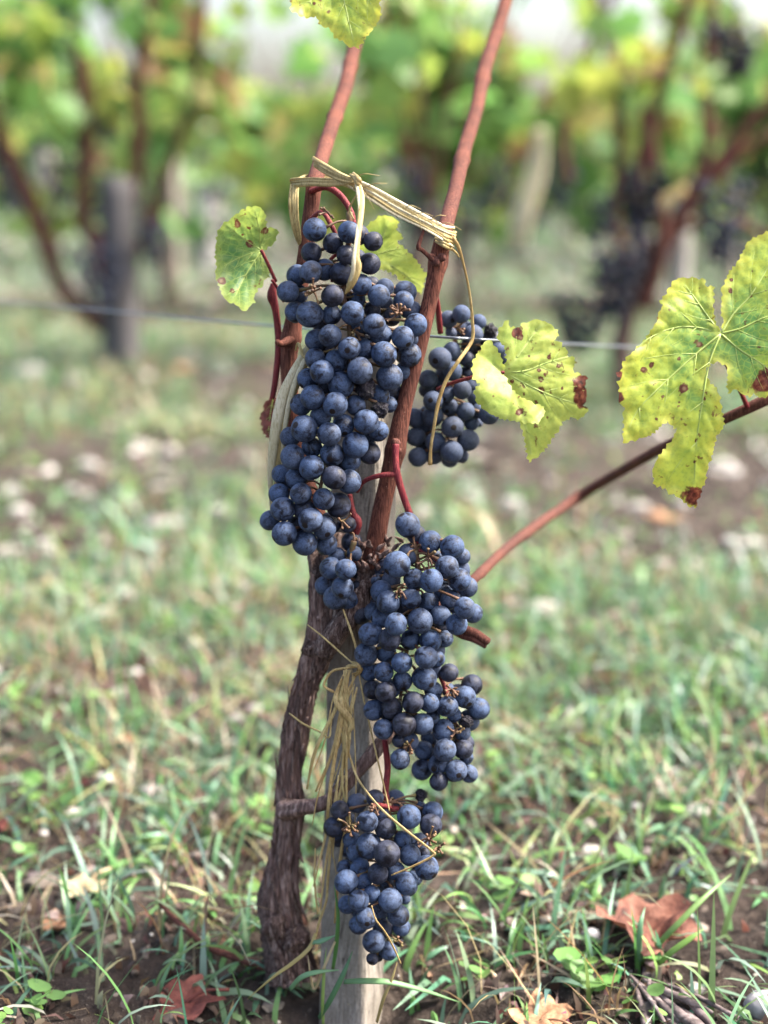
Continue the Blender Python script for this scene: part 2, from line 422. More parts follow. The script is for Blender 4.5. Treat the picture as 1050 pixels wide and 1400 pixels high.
def blades(n, y0, y1, lmin, lmax, wmin, wmax, seg, xw, bias=None, cols=None, dens=1.0):
    y = np.sqrt(RNG.uniform(y0 ** 2, y1 ** 2, n * 2)); x = RNG.uniform(-1, 1, n * 2) * (xw + .31 * y)
    keep = RNG.uniform(0, 1, n * 2) < patch(x, y) * dens
    cx = P(470, 1390)[0]
    x, y = x[keep][:n], y[keep][:n]
    # cluster into tufts
    k = len(x); tuft = RNG.integers(0, max(1, k // 7), k); tx, ty = x[tuft % k], y[tuft % k]
    m = RNG.uniform(0, 1, k) < .75
    x = np.where(m, tx + RNG.normal(0, .012, k), x); y = np.where(m, ty + RNG.normal(0, .012, k), y)
    clear = ((x - cx) ** 2 + (y - .78) ** 2 > .045 ** 2) & ~((np.abs(x - cx) < .16) & (y < .75))
    x, y = x[clear], y[clear]; k = len(x)
    L = RNG.uniform(lmin, lmax, k) * RNG.uniform(.6, 1.15, k); W = RNG.uniform(wmin, wmax, k)
    az = RNG.uniform(0, 2 * math.pi, k); lean = np.abs(RNG.normal(.75, .42, k)).clip(0, 1.4); bend = RNG.uniform(.1, 1.5, k)
    t = np.linspace(0, 1, seg + 1)
    ang = lean[:, None] + bend[:, None] * t[None]
    ds = L[:, None] / seg
    r = np.concatenate([np.zeros((k, 1)), np.cumsum(np.sin(ang[:, :-1]) * ds, 1)], 1)
    z = np.concatenate([np.zeros((k, 1)), np.cumsum(np.cos(ang[:, :-1]) * ds, 1)], 1)
    z = np.maximum(z, .004 + 0 * z) * (t[None] > 0) - .006 * (t[None] == 0)
    dx, dy = np.cos(az), np.sin(az)
    c = np.stack([x[:, None] + r * dx[:, None], y[:, None] + r * dy[:, None], height(x, y)[:, None] + z], -1)
    tw = RNG.normal(0, .6, k)
    sx, sy, sz = -dy * np.cos(tw), dx * np.cos(tw), np.sin(tw)
    side = np.stack([sx, sy, sz], -1)[:, None] * (W[:, None] * (1 - t[None] ** 2.2) * .5)[..., None]
    v = np.stack([c - side, c + side], 2)         # k, seg+1, 2, 3
    N = seg + 1
    idx = np.arange(k)[:, None] * (N * 2) + np.arange(seg)[None] * 2
    f = np.stack([idx, idx + 1, idx + 3, idx + 2], -1).reshape(-1, 4)
    pal = np.array(cols); pr = RNG.integers(0, len(pal), k)
    col = pal[pr] * RNG.uniform(.75, 1.25, (k, 1)) * (1 + .12 * RNG.normal(size=(k, 3)))
    col = np.repeat(np.clip(col, .005, .8), N * 2, 0)
    return v.reshape(-1, 3), f, col
GREEN = [(.095, .20, .065), (.12, .235, .08), (.115, .22, .115), (.16, .265, .15), (.14, .28, .075), (.19, .29, .08), (.09, .185, .105), (.22, .31, .19)]
DRY = [(.34, .26, .14), (.27, .19, .10), (.42, .34, .2), (.22, .15, .10)]
GREEN = [(a * .96, b * .97, c * 1.06) for a, b, c in GREEN]
g = MB()
g.add(*blades(12500, .62, 1.7, .022, .068, .0022, .0046, 5, .55, cols=GREEN))
g.add(*blades(30000, 1.5, 4.5, .03, .085, .003, .0055, 4, .9, cols=GREEN))
g.add(*blades(42000, 4.2, 16, .05, .12, .005, .010, 3, 1.8, cols=GREEN))
grass = g.build('grass', M['grass'])
tag(grass, 'loose blue-green grass growing through the vineyard soil', 'grass', None, 'stuff')
g = MB()
g.add(*blades(4200, .62, 1.7, .02, .09, .0010, .0026, 4, .5, cols=DRY, dens=1.4))
g.add(*blades(13000, 1.5, 5, .03, .1, .002, .005, 3, .8, cols=DRY, dens=1.4))
g.add(*blades(11000, .62, 2.0, .006, .020, .003, .009, 2, .5, cols=[(.12, .075, .055), (.18, .115, .085), (.08, .05, .04), (.24, .17, .13), (.15, .07, .05)], dens=1.6))
tag(g.build('dry_grass', M['grass']), 'dry straw-coloured grass lying among the green', 'dry grass', None, 'stuff')

# small round-leaved weeds
g = MB()
th = np.linspace(0, 2 * math.pi, 9)[:-1]
disc = np.vstack([[0, 0, -.12], np.stack([np.cos(th), np.sin(th), .08 * np.cos(2 * th)], -1)])
dfac = [(0, 1 + i, 1 + (i + 1) % 8) for i in range(8)]
def weed(x, y, s, nleaf, rng):
    hz = float(height(np.array(x), np.array(y)))
    for k in range(nleaf):
        a = rng.uniform(0, 6.28); r = s * rng.uniform(.5, 1.6); u = s * rng.uniform(.45, 1.0)
        q = Matrix.Rotation(rng.uniform(-.6, .6), 3, 'X') @ Matrix.Rotation(rng.uniform(-.6, .6), 3, 'Y')
        v = disc * np.array([u, u * .8, u]) @ np.array(q).T
        col = np.array(rng.choice([(.12, .25, .06), (.17, .30, .07), (.10, .20, .05)])) * rng.uniform(.8, 1.2)
        g.add(v + np.array([x + r * math.cos(a), y + r * math.sin(a), hz + rng.uniform(.006, .022)]), dfac, col)
rg = random.Random(5)
for _ in range(700):
    y = math.sqrt(rg.uniform(.65 ** 2, 3.2 ** 2)); x = rg.uniform(-1, 1) * (.12 + .3 * y)
    weed(x, y, rg.uniform(.004, .008), rg.randint(3, 6), rg)
for px, py in ((800, 1352), (812, 1358), (60, 1382), (215, 1150), (345, 1135), (355, 1150), (835, 1190), (850, 1200), (700, 1240)):
    q = G(px, py); weed(q[0], q[1], .009, 4, rg)
tag(g.build('weeds', M['weed']), 'tiny round-leaved weeds sprouting from the soil', 'weeds', None, 'stuff')

# gravel
iv, if_ = ico(1)
def stones(n, y0, y1, smin, smax, xw, seed, pale=.1):
    r = np.random.default_rng(seed)
    y = np.sqrt(r.uniform(y0 ** 2, y1 ** 2, n)); x = r.uniform(-1, 1, n) * (xw + .31 * y)
    s = smin + (smax - smin) * r.uniform(0, 1, n) ** 3
    m = MB()
    sh = iv[None] * (1 + .22 * r.normal(size=(n, len(iv), 1))) * np.stack([s * r.uniform(.7, 1.4, n), s * r.uniform(.7, 1.3, n), s * r.uniform(.35, .8, n)], -1)[:, None]
    a = r.uniform(0, 6.28, n); ca, sa = np.cos(a)[:, None], np.sin(a)[:, None]
    xy = np.stack([sh[..., 0] * ca - sh[..., 1] * sa, sh[..., 0] * sa + sh[..., 1] * ca], -1)
    v = np.concatenate([xy, sh[..., 2:]], -1) + np.stack([x, y, height(x, y) + s * .15], -1)[:, None]
    f = (if_[None] + (np.arange(n) * len(iv))[:, None, None]).reshape(-1, 3)
    pal = np.array([(.07, .053, .043), (.10, .078, .064), (.17, .14, .115), (.05, .038, .032), (.30, .275, .24), (.39, .365, .335)])
    w = np.array([.3, .24, .18, .16, .08, .04]) + pale * np.array([-.3, -.2, 0, -.1, .35, .4]); w = w / w.sum()
    c = pal[r.choice(6, n, p=w)] * r.uniform(.8, 1.2, (n, 1))
    m.add(v.reshape(-1, 3), f, np.repeat(c, len(iv), 0)); return m
gm = stones(6500, .62, 1.9, .0012, .009, .45, 21)
for a in (stones(8000, 1.5, 6, .003, .020, .7, 22, .45), stones(2600, 5, 16, .012, .05, .4, 23, .6)):
    gm.add(np.concatenate(a.v), np.array(a.f), np.concatenate(a.c))
tag(gm.build('gravel', M['gravel'], smooth=False), 'small brown and pale pebbles and clods in the soil', 'gravel', None, 'stuff')

# single pale stones one can pick out
def stone(px, py, wpx, hpx, label, mat='stone', group=None, seed=0):
    q = G(px, py); r = np.random.default_rng(seed + 100)
    z = np.linalg.norm(q - CAM); s = wpx / FPX * z * .5
    v, f = ico(2)
    v = v * (1 + .16 * fbm(v[:, 0] * 1.6 + seed, v[:, 1] * 1.6, v[:, 2] * 1.6, 3))[:, None]
    v = np.clip(v, -.85, .85) * np.array([s, s * .8, s * min(1, hpx / wpx) * .9])
    q[2] = float(height(q[0], q[1])) + s * .18
    o = MB().add(v + q, f).build('stone', M[mat], None, True, origin=q)
    tag(o, label, 'stone', group)
SG = 'pale stones lying in the grass'
stone(95, 1115, 44, 28, 'white angular stone in the grass left of the vine trunk', seed=1)
stone(222, 716, 62, 34, 'largest pale stone left of the upper grape bunch', seed=2)
stone(333, 815, 34, 28, 'pale stone beside the hanging grass left of the trunk head', seed=3)
stone(320, 846, 24, 20, 'small whitish stone just below a larger pale one', seed=4)
stone(957, 1001, 24, 22, 'small round white stone right of the wing of grapes', seed=5)
stone(1042, 1040, 22, 20, 'white pebble by the right edge of the picture', seed=6)
stone(694, 887, 26, 20, 'pale pebble right of the split cane stub', seed=7)
stone(950, 1127, 40, 22, 'flat pale stone in grass above the brown dead leaf', seed=8)
stone(868, 1112, 24, 16, 'pale grey chip of stone above the bare soil', 'stone_grey', seed=9)
stone(808, 1278, 28, 24, 'grey stone touching the left side of the brown dead leaf', 'stone_grey', seed=10)
stone(1046, 1372, 60, 44, 'large grey stone in the lower right corner', 'stone_grey', seed=11)
stone(645, 1068, 40, 26, 'pale stone behind the tip of the grape wing', seed=12)
stone(350, 978, 30, 18, 'pale stone left of the trunk bend', seed=13)
for k, (px, py, w) in enumerate([(40, 520, 60), (300, 700, 40), (610, 650, 34), (700, 690, 38), (740, 560, 30), (905, 770, 28), (760, 780, 26), (25, 700, 36), (530, 640, 26),
                                 (60, 740, 30), (255, 500, 40), (985, 640, 42), (840, 600, 26), (690, 940, 22), (260, 890, 22), (120, 640, 34), (1010, 800, 26)]):
    stone(px, py, w, w * .6, 'blurred pale stone lying in the grass behind the vine', group='blurred stones behind the vine', seed=30 + k)

# ------------------------------------------------------------------ the main vine
base = P(392, 1305, .03); base[2] = float(height(base[0], base[1]))
vine = empty('grapevine', base, 'gnarled grapevine with peeling bark, red canes and yellowing leaves tied to a stake', 'grapevine')
def twist_bark(amp, f1, tw, seed, rel=.1):
    def d(th, s, R):
        a = th + s * tw
        big = fbm(np.cos(a) * 1.3 + seed, np.sin(a) * 1.3, s * 14, 3)
        rid = 1 - np.abs(pn(np.cos(a) * f1 + seed, np.sin(a) * f1, s * 22)) * 2
        rid2 = pn(np.cos(a) * f1 * 2.3, np.sin(a) * f1 * 2.3 + seed, s * 40)
        return R * (1 + rel * big) + amp * rid + amp * .5 * rid2
    return d
def pxtube(l, seg=12, per=8, disp=None):
    a = np.array(l, float); p = P(a[:, 0], a[:, 1], a[:, 2]); r = a[:, 3] * PXM(a[:, 0], a[:, 1], a[:, 2])
    return tube(p, r, seg, per, disp)
TR = [(400, 1335, .03, 31), (394, 1302, .03, 27), (388, 1268, .03, 26), (383, 1211, .028, 20), (391, 1150, .026, 14.5), (398, 1100, .025, 16), (394, 1060, .022, 11.5),
      (405, 1000, .018, 14), (417, 940, .012, 12), (435, 892, .006, 15.5), (445, 845, .004, 19), (453, 800, .006, 26), (460, 762, .010, 29), (468, 735, .014, 20)]
trunk = MB().add(*pxtube(TR, 80, 22, twist_bark(.0024, 2.6, 16, 2.0, .34))).build('trunk', M['bark'], vine)
# root collar swelling and knobs
for (px, py, off, r) in ((376, 1266, .018, 16), (404, 1284, .020, 19), (393, 1106, .012, 13), (374, 1236, .024, 12), (428, 884, .0, 12)):
    v, f = ico(3); c = P(px, py, off); s = r * PXM(px, py)
    v = v * (1 + .5 * fbm(v[:, 0] * 1.4 + px, v[:, 1] * 1.4, v[:, 2] * 1.4, 4))[:, None]
    MB().add(v * s * np.array([1, .9, 1.1]) + c, f).build('burl', M['bark'], vine)
# head of the vine: short arms
for l, sd in (([(440, 890, .0, 15), (462, 862, -.006, 15), (484, 835, -.010, 14), (500, 800, -.006, 14), (512, 765, .0, 16), (516, 745, .0, 13)], 5.0),
              ([(388, 1108, .01, 13), (412, 1104, -.002, 10), (436, 1100, -.008, 9), (452, 1092, -.012, 8), (478, 1066, -.012, 8.5), (500, 1042, -.012, 8.5), (524, 1012, -.010, 8.5), (545, 985, -.004, 7)], 8.0)):
    MB().add(*pxtube(l, 28, 12, twist_bark(.0007, 3, 12, sd, .12))).build('arm', M['bark'] if sd == 5.0 else M['bark_fibre'], vine)
# crumbly dark bark round the cane base
for k in range(46):
    r = random.Random(k); px, py = r.uniform(488, 552), r.uniform(742, 800)
    if px > 530 and py > 775: continue
    a = r.uniform(-1.2, 1.2) + math.pi / 2; L = r.uniform(8, 20); o = r.uniform(-.016, -.004)
    q = [(px, py, o), (px + math.cos(a) * L * .5, py - math.sin(a) * L * .5, o - .003), (px + math.cos(a) * L + r.uniform(-5, 5), py - math.sin(a) * L, o - r.uniform(-.002, .007))]
    MB().add(*ribbon(pts(q), [[r.uniform(3, 7) * 4e-4], [r.uniform(4, 8) * 4e-4], [.0006]], .0006, 4, twist=r.uniform(-1, 1), curl=.5)).build('bark_strip', M['bark_fibre'], vine)
# long peeling strips on the trunk
ta = np.array(TR)
def trunk_at(py, side):
    px = np.interp(py, ta[::-1, 1], ta[::-1, 0]); off = np.interp(py, ta[::-1, 1], ta[::-1, 2]); r = np.interp(py, ta[::-1, 1], ta[::-1, 3])
    return px + side * r, off - (r * 4.2e-4) * math.sqrt(max(0, 1 - side * side)) * 1.02
for k in range(120):
    r = random.Random(200 + k); y0 = r.uniform(770, 1230); L = r.uniform(50, 170); s0 = r.uniform(-.82, .82); tw = r.uniform(-.25, .45)
    q = []
    for i in range(6):
        py = y0 + L * i / 5; sd = max(-1, min(1, s0 + tw * (i / 5 - .5))); px, off = trunk_at(py, sd)
        lift = .0017 + (r.uniform(.0005, .0045) if i in (0, 5) else r.uniform(0, .0012))
        q.append((px + sd * lift / 4.2e-4, py, off - lift * .6))
    w = r.uniform(.0010, .0046)
    MB().add(*ribbon(pts(q), [[w * .3], [w * .9], [w], [w], [w * .8], [w * .2]], .0005, 3, twist=r.uniform(-.6, .6), curl=.6)).build('bark_strip', M['bark_fibre'], vine)

def node_disp(nodes, seed):
    def d(th, s, R):
        out = R * (1 + .05 * pn(np.cos(th) * 1.2 + seed, np.sin(th) * 1.2, s * 40) + .05 * pn(np.cos(th) * .4 + seed, np.sin(th) * .4, s * 16) + .02 * pn(np.cos(th) * 4, np.sin(th) * 4 + seed, s * 12))
        for sn, a in nodes: out = out * (1 + a * np.exp(-((s - sn) / .004) ** 2))
        return out
    return d
def cane(name, l, nodes=(), seg=20, per=10, mat='cane', seed=1.0, parent=None):
    return MB().add(*pxtube(l, seg, per, node_disp(nodes, seed))).build(name, M[mat], parent or vine)
RC = [(507, 775, -.004, 14), (514, 740, -.006, 13.5), (521, 700, -.008, 12.5), (531, 655, -.010, 12), (541, 612, -.012, 13.5), (551, 560, -.012, 11.5), (569, 490, -.012, 11), (588, 410, -.012, 10.5),
      (600, 352, -.012, 12), (607, 318, -.008, 10.5), (622, 262, .04, 10), (634, 208, .09, 10), (651, 150, .14, 9.6), (664, 90, .19, 9.6), (683, 30, .24, 9.2), (722, -110, .32, 9)]
cane('cane', RC, [(.07, .12), (.178, .16), (.30, .22), (.42, .22)], seed=3)
LC = [(455, 745, .012, 11), (430, 690, .014, 11), (408, 620, .014, 11), (399, 560, .012, 11), (395, 500, .010, 11.5), (399, 455, .008, 12.5), (408, 405, .006, 11), (418, 345, .004, 11), (425, 290, .004, 11),
      (431, 248, .008, 11), (443, 207, .05, 10), (456, 165, .10, 10), (472, 118, .15, 10), (484, 66, .20, 9.6), (515, -60, .29, 9)]
cane('cane', LC, [(.035, .12), (.125, .20), (.215, .12), (.33, .2), (.42, .2)], seed=4)
SC_ = [(560, 850, .02, 6.8), (610, 822, .03, 6.8), (652, 788, .035, 6.8), (702, 742, .12, 6.8), (790, 680, .22, 6.8), (870, 632, .14, 6.8), (930, 600, .055, 6.8), (990, 573, .03, 6.8), (1050, 545, .02, 8), (1140, 500, .02, 8)]
cane('cane', SC_, [(.06, .14), (.17, .2), (.26, .2)], seed=5, mat='cane_far')
cane('cane', [(602, 842, .0, 6), (630, 858, -.004, 6), (650, 866, -.006, 6.5), (668, 878, -.007, 5.5)], seed=6, mat='cane_far', seg=12)
cane('cane', [(602, 850, .002, 5), (628, 867, -.002, 5), (648, 874, -.006, 5), (664, 884, -.006, 3.5)], seed=7, mat='cane_far', seg=12)
cane('spur', [(402, 462, .006, 8), (386, 470, .000, 5), (378, 468, -.003, 4)], seed=8, seg=12)
# bud scale + knobs on right cane
for px, py, off, r in ((596, 358, -.020, 7), (604, 352, -.020, 6), (590, 352, -.018, 5), (541, 606, -.022, 7), (543, 616, -.021, 6)):
    v, f = ico(2); MB().add(v * (1 + .25 * fbm(v[:, 0] * 2.2 + px, v[:, 1] * 2.2, v[:, 2] * 2.2, 3))[:, None] * r * PXM(px, py) + P(px, py, off), f).build('bud', M['cane_far'], vine)
cane('tendril', [(597, 360, -.018, 4.5), (588, 352, -.022, 3.2), (577, 342, -.026, 3), (572, 338, -.028, 3.6), (576, 324, -.028, 2.6), (582, 308, -.028, 2.4), (585, 300, -.028, 4)], seed=9, mat='cane_far', seg=8)
cane('tendril', [(372, 383, -.01, 2.2), (380, 395, -.006, 2.0), (388, 412, .0, 2.2)], seed=9, mat='peduncle', seg=8)
cane('tendril', [(374, 388, .012, 4), (372, 405, .012, 7), (377, 425, .012, 5), (381, 470, .012, 5), (377, 515, .012, 4.5), (372, 545, .013, 4)], seed=9.5, mat='peduncle', seg=10)

# ------------------------------------------------------------------ leaves
def seg_dist(p, lines):
    best = np.full(len(p), 1e9)
    for l in lines:
        l = np.array(l, float)
        for a, b in zip(l[:-1], l[1:]):
            ab = b - a; t = np.clip(((p - a) @ ab) / (ab @ ab + 1e-9), 0, 1)
            best = np.minimum(best, np.linalg.norm(p - (a + t[:, None] * ab), axis=1))
    return best
def leaf_patch(outline, depth, teeth=2.0, step=3.2, seed=0, veins=(), fold=None):
    o = np.array(outline, float); r = np.random.default_rng(seed)
    q = []
    n = len(o); area = .5 * np.sum(o[:, 0] * np.roll(o[:, 1], -1) - np.roll(o[:, 0], -1) * o[:, 1]); sg = 1 if area > 0 else -1
    ph = 0
    for i in range(n):
        a, b = o[i], o[(i + 1) % n]; L = np.linalg.norm(b - a); k = max(1, int(L / 3.0)); d = (b - a) / (L + 1e-9); nr = np.array([d[1], -d[0]]) * sg
        for j in range(k):
            ph += L / k; tri = abs(((ph / (9 + 3 * math.sin(i * 1.7))) % 1) - .5) * 2
            q.append(a + (b - a) * j / k + nr * teeth * (tri - .45) + r.normal(0, .25, 2))
    q = np.array(q); lo, hi = q.min(0), q.max(0)
    gx_, gy_ = np.meshgrid(np.arange(lo[0], hi[0], step), np.arange(lo[1], hi[1], step)); gp = np.stack([gx_.ravel(), gy_.ravel()], -1)
    gp[:, 0] += (np.arange(len(gp)) // gx_.shape[1] % 2) * step * .5
    inside = np.zeros(len(gp), bool); x, y = gp[:, 0], gp[:, 1]
    for a, b in zip(q, np.roll(q, -1, 0)):
        c = ((a[1] > y) != (b[1] > y)); 
        with np.errstate(divide='ignore', invalid='ignore'): xx = (b[0] - a[0]) * (y - a[1]) / (b[1] - a[1] + 1e-12) + a[0]
        inside ^= c & (x < xx)
    gp = gp[inside]
    de = seg_dist(gp, [np.vstack([q, q[:1]])]); gp = gp[de > step * .45]
    allp = np.vstack([q, gp])
    res = delaunay_2d_cdt([Vector(p) for p in allp], [], [list(range(len(q)))], 1, 1e-6)
    v2 = np.array([v[:] for v in res[0]]); f = [tuple(t) for t in res[2]]
    de = seg_dist(v2, [np.vstack([q, q[:1]])]); dv = seg_dist(v2, veins) if len(veins) else np.full(len(v2), 99.)
    return v2, f, de, dv
def smooth2(l, per=5):
    a = np.array(l, float); p, _ = smooth_path(np.hstack([a, np.zeros((len(a), 1))]), np.zeros(len(a)), per); return p[:, :2]
def make_leaf(label, patches, mat, veins, vein_r, petiole, spots=(), burns=(), yellow=None, seed=0, parent=None):
    """patches: (outline px, depth function mm(x,y))"""
    vlines = [smooth2(v) for v in veins]
    # side veins
    rr = np.random.default_rng(seed); side = []
    for v in vlines:
        Ls = len(v)
        for fr in (.26, .5, .74):
            i = min(Ls - 2, int(fr * Ls)); d = v[i + 1] - v[i]; d /= np.linalg.norm(d) + 1e-9
            tot = np.linalg.norm(v[-1] - v[0])
            for sgn in (1, -1):
                a = sgn * rr.uniform(.65, .9); e = np.array([d[0] * math.cos(a) - d[1] * math.sin(a), d[0] * math.sin(a) + d[1] * math.cos(a)])
                L = tot * .55 * (1 - .6 * fr) * rr.uniform(.75, 1.1)
                side.append(np.array([v[i] + e * L * t + d * L * .35 * t * t for t in np.linspace(0, 1, 5)]))
    mb = MB(); at = {k: [] for k in ('edge', 'vein', 'spot', 'burn', 'yellow')}
    vm = MB()
    for pi, (out, depth) in enumerate(patches):
        v2, f, de, dv = leaf_patch(out, depth, 4.2, 2.8, seed + pi, vlines)
        ds = seg_dist(v2, side)
        pk = .0008 * np.exp(-(dv / 3.5) ** 2) + .0005 * np.exp(-(ds / 2.5) ** 2)
        rip = .0013 * fbm(v2[:, 0] * .03 + seed, v2[:, 1] * .03, .5, 3) + .003 * pn(v2[:, 0] * .035, v2[:, 1] * .035 + seed, 3.3) * np.exp(-de / 14)
        off = depth(v2[:, 0], v2[:, 1]) + pk * 1.0 + rip
        mb.add(P(v2[:, 0], v2[:, 1], off), f)
        at['edge'].append(np.clip(de / 30, 0, 1)); at['vein'].append(np.clip(np.minimum(dv / 5, ds / 3.0 + .40), 0, 1))
        sp = np.zeros(len(v2))
        for (x, y, r) in spots: sp = np.maximum(sp, np.clip(1.15 - np.hypot(v2[:, 0] - x, v2[:, 1] - y) / (r * 1.15), 0, 1))
        bu = np.zeros(len(v2))
        for (x, y, r) in burns: bu = np.maximum(bu, np.clip(1.3 - np.hypot(v2[:, 0] - x, v2[:, 1] - y) / r * .85, 0, 1))
        at['spot'].append(sp); at['burn'].append(bu)
        at['yellow'].append(yellow(v2[:, 0], v2[:, 1]) if yellow else np.full(len(v2), .5))
        from_in = lambda l: l
        if pi == 0:
            dfun = lambda x, y: depth(x, y) + .0016 * fbm(x * .03 + seed, y * .03, .5, 3) - .00015
            for v in vlines:
                r0 = np.linspace(vein_r * .8, vein_r * .22, len(v)); vm.add(*tube(P(v[:, 0], v[:, 1], dfun(v[:, 0], v[:, 1]) + .0009), r0 * 4.1e-4, 6, 1))
            kx, ky = np.array(out, float).T
            for v in side[:]:
                # keep only side veins that stay on the blade
                ok = np.array([_inside(p, out) for p in v]); 
                if ok[:3].all():
                    v = v[:int(ok.argmin()) if not ok.all() else len(v)]
                    vm.add(*tube(P(v[:, 0], v[:, 1], dfun(v[:, 0], v[:, 1]) + .0006), np.linspace(vein_r * .28, vein_r * .10, len(v)) * 4.1e-4, 5, 1))
    lf = mb.build('leaf', mat, parent or vine, attrs={k: np.concatenate(v) for k, v in at.items()})
    lf['label'] = label
    vm.build('veins', M['vein'], lf)
    if petiole: MB().add(*pxtube(petiole, 8, 6)).build('petiole', M['peduncle'], lf)
    return lf
def _inside(p, poly):
    x, y = p; c = False; n = len(poly); j = n - 1
    for i in range(n):
        xi, yi = poly[i]; xj, yj = poly[j]
        if (yi > y) != (yj > y) and x < (xj - xi) * (y - yi) / (yj - yi + 1e-12) + xi: c = not c
        j = i
    return c
def Z(l, x0, y0, s): return [(x0 + a[0] / s, y0 + a[1] / s, *a[2:]) for a in l]
# big leaf by the right edge
O4 = Z([(735, 203), (760, 207), (783, 200), (800, 207), (828, 212), (835, 235), (858, 232), (862, 255), (858, 290), (860, 330), (865, 360), (884, 392),
        (890, 388), (893, 350), (885, 320), (888, 280), (890, 240), (900, 215), (915, 180), (940, 155), (965, 110), (972, 85), (1000, 65), (1030, 50), (1060, 40), (1110, 62), (1150, 110),
        (1180, 180), (1200, 260), (1190, 340), (1200, 420), (1180, 500), (1140, 560), (1100, 600), (1065, 605), (1050, 620), (1020, 625), (1000, 608), (985, 625), (965, 612), (950, 603), (930, 598), (910, 610),
        (908, 570), (910, 530), (900, 510), (875, 498), (850, 505), (835, 525), (835, 550), (850, 575), (870, 590), (880, 610), (885, 650), (893, 690), (898, 715), (885, 740), (870, 755), (862, 790), (855, 830),
        (845, 850), (835, 880), (830, 920), (820, 945), (810, 970), (795, 1010), (770, 1000), (750, 985), (735, 970), (705, 960), (690, 943), (655, 930), (645, 900), (650, 870), (660, 840), (690, 800), (715, 770),
        (730, 735), (715, 725), (700, 705), (670, 730), (640, 755), (600, 770), (545, 782), (540, 760), (545, 720), (540, 690), (548, 660), (530, 640), (525, 610), (530, 590), (522, 570), (533, 555), (520, 540),
        (540, 520), (538, 505), (560, 480), (575, 465), (610, 430), (640, 390), (660, 360), (668, 330), (680, 300), (672, 285), (690, 265), (710, 225)], 640, 300, 2.561)
V4 = [Z(v, 640, 300, 2.561) for v in ([(885, 400), (840, 340), (790, 270), (758, 228)], [(885, 400), (800, 378), (720, 380), (640, 412), (590, 450)], [(885, 400), (800, 470), (700, 560), (600, 660), (558, 740)],
      [(885, 400), (845, 500), (820, 640), (800, 780), (790, 960)], [(885, 400), (950, 455), (1020, 500), (1100, 560)], [(885, 400), (930, 330), (990, 265), (1060, 150), (1090, 90)], [(885, 400), (960, 380), (1050, 340), (1160, 330)])]
J4 = (985.6, 456)
def d4(x, y):
    a, b = (x - J4[0]) / 100, (y - J4[1]) / 100
    return -.012 - .006 * a * a + .004 * b * b - .006 * b - .004 * np.sin(a * 2.2 + b * 1.5)
S4 = [(q[0], q[1], q[2]) for q in Z([(808, 436, 6.5), (737, 487, 3.5), (642, 508, 3.5), (613, 525, 4), (756, 592, 6), (683, 620, 3), (604, 668, 3), (825, 628, 2.4), (705, 316, 3), (922, 212, 3), (921, 252, 3), (990, 268, 3), (1018, 445, 2.5),
      (975, 490, 3), (800, 775, 2.5), (770, 700, 2), (660, 700, 2.4), (610, 620, 2), (790, 850, 2), (740, 640, 2)], 640, 300, 2.561)]
make_leaf('large yellow-green leaf with holes and brown spots at the right edge', [(O4, d4)], M['leaf_yellow'], V4, 2.0,
          [(985, 456, -.010, 3), (990, 490, .0, 3), (1010, 530, .012, 3), (1022, 557, .02, 3.5)], S4,
          [(640 + 797 / 2.561, 300 + 970 / 2.561, 15), (640 + 1035 / 2.561, 300 + 575 / 2.561, 17), (640 + 528 / 2.561, 300 + 625 / 2.561, 7), (640 + 524 / 2.561, 300 + 545 / 2.561, 6)],
          lambda x, y: np.clip(.46 + .32 * np.hypot(x - J4[0], y - J4[1]) / 110 - .45 * np.exp(-(((x - 1015) / 45) ** 2 + ((y - 465) / 55) ** 2)) - .2 * np.exp(-(((x - 925) / 50) ** 2 + ((y - 640) / 40) ** 2)), 0, 1.2), 4)
# folded lime leaf
O3 = Z([(120, 365), (140, 355), (150, 375), (175, 380), (195, 365), (215, 355), (245, 352), (275, 360), (290, 372), (312, 385), (316, 405), (300, 425), (330, 430), (330, 445), (350, 460), (345, 475), (372, 485), (378, 500),
        (365, 520), (375, 535), (400, 545), (415, 555), (410, 585), (418, 620), (405, 650), (420, 668), (405, 690), (385, 700), (360, 695), (330, 710), (320, 735), (300, 760), (280, 790), (265, 810), (240, 830),
        (213, 852), (205, 820), (200, 780), (190, 740), (170, 690), (150, 640), (130, 580), (124, 530), (132, 490), (130, 450), (105, 420), (102, 395)], 640, 300, 2.561)
O3b = Z([(60, 425), (80, 425), (100, 450), (118, 485), (127, 520), (128, 545), (150, 590), (180, 620), (220, 640), (265, 655), (268, 680), (245, 715), (215, 715), (180, 708), (120, 700), (60, 672), (30, 640), (20, 600),
         (40, 575), (18, 560), (12, 530), (20, 490), (38, 460)], 640, 300, 2.561)
def d3(x, y):
    a, b = (x - 689) / 100, (y - 509) / 100
    return -.018 + .012 * a + .014 * (a - .5) ** 2 + .010 * b * b
def d3b(x, y):
    # curls forward out of the fold that runs from the petiole to the lower right
    t = np.clip(((x - 689) * .80 + (y - 509) * .60) / 60, -1, 1.2); u = np.clip((-(x - 689) * .6 + (y - 509) * .8) / 50, -.5, 1.6)
    return -.0205 - .012 * np.abs(t) ** 1.5 * (t > 0) - .012 * np.sin(np.clip(u, 0, 1.6) * 1.7) - .003 * (t < 0) * t * t
V3 = [Z(v, 640, 300, 2.561) for v in ([(126, 535), (180, 470), (230, 400), (262, 365)], [(126, 535), (200, 530), (280, 500), (350, 480)], [(126, 535), (210, 580), (300, 620), (395, 650)], [(126, 535), (165, 620), (200, 720), (220, 820)])]
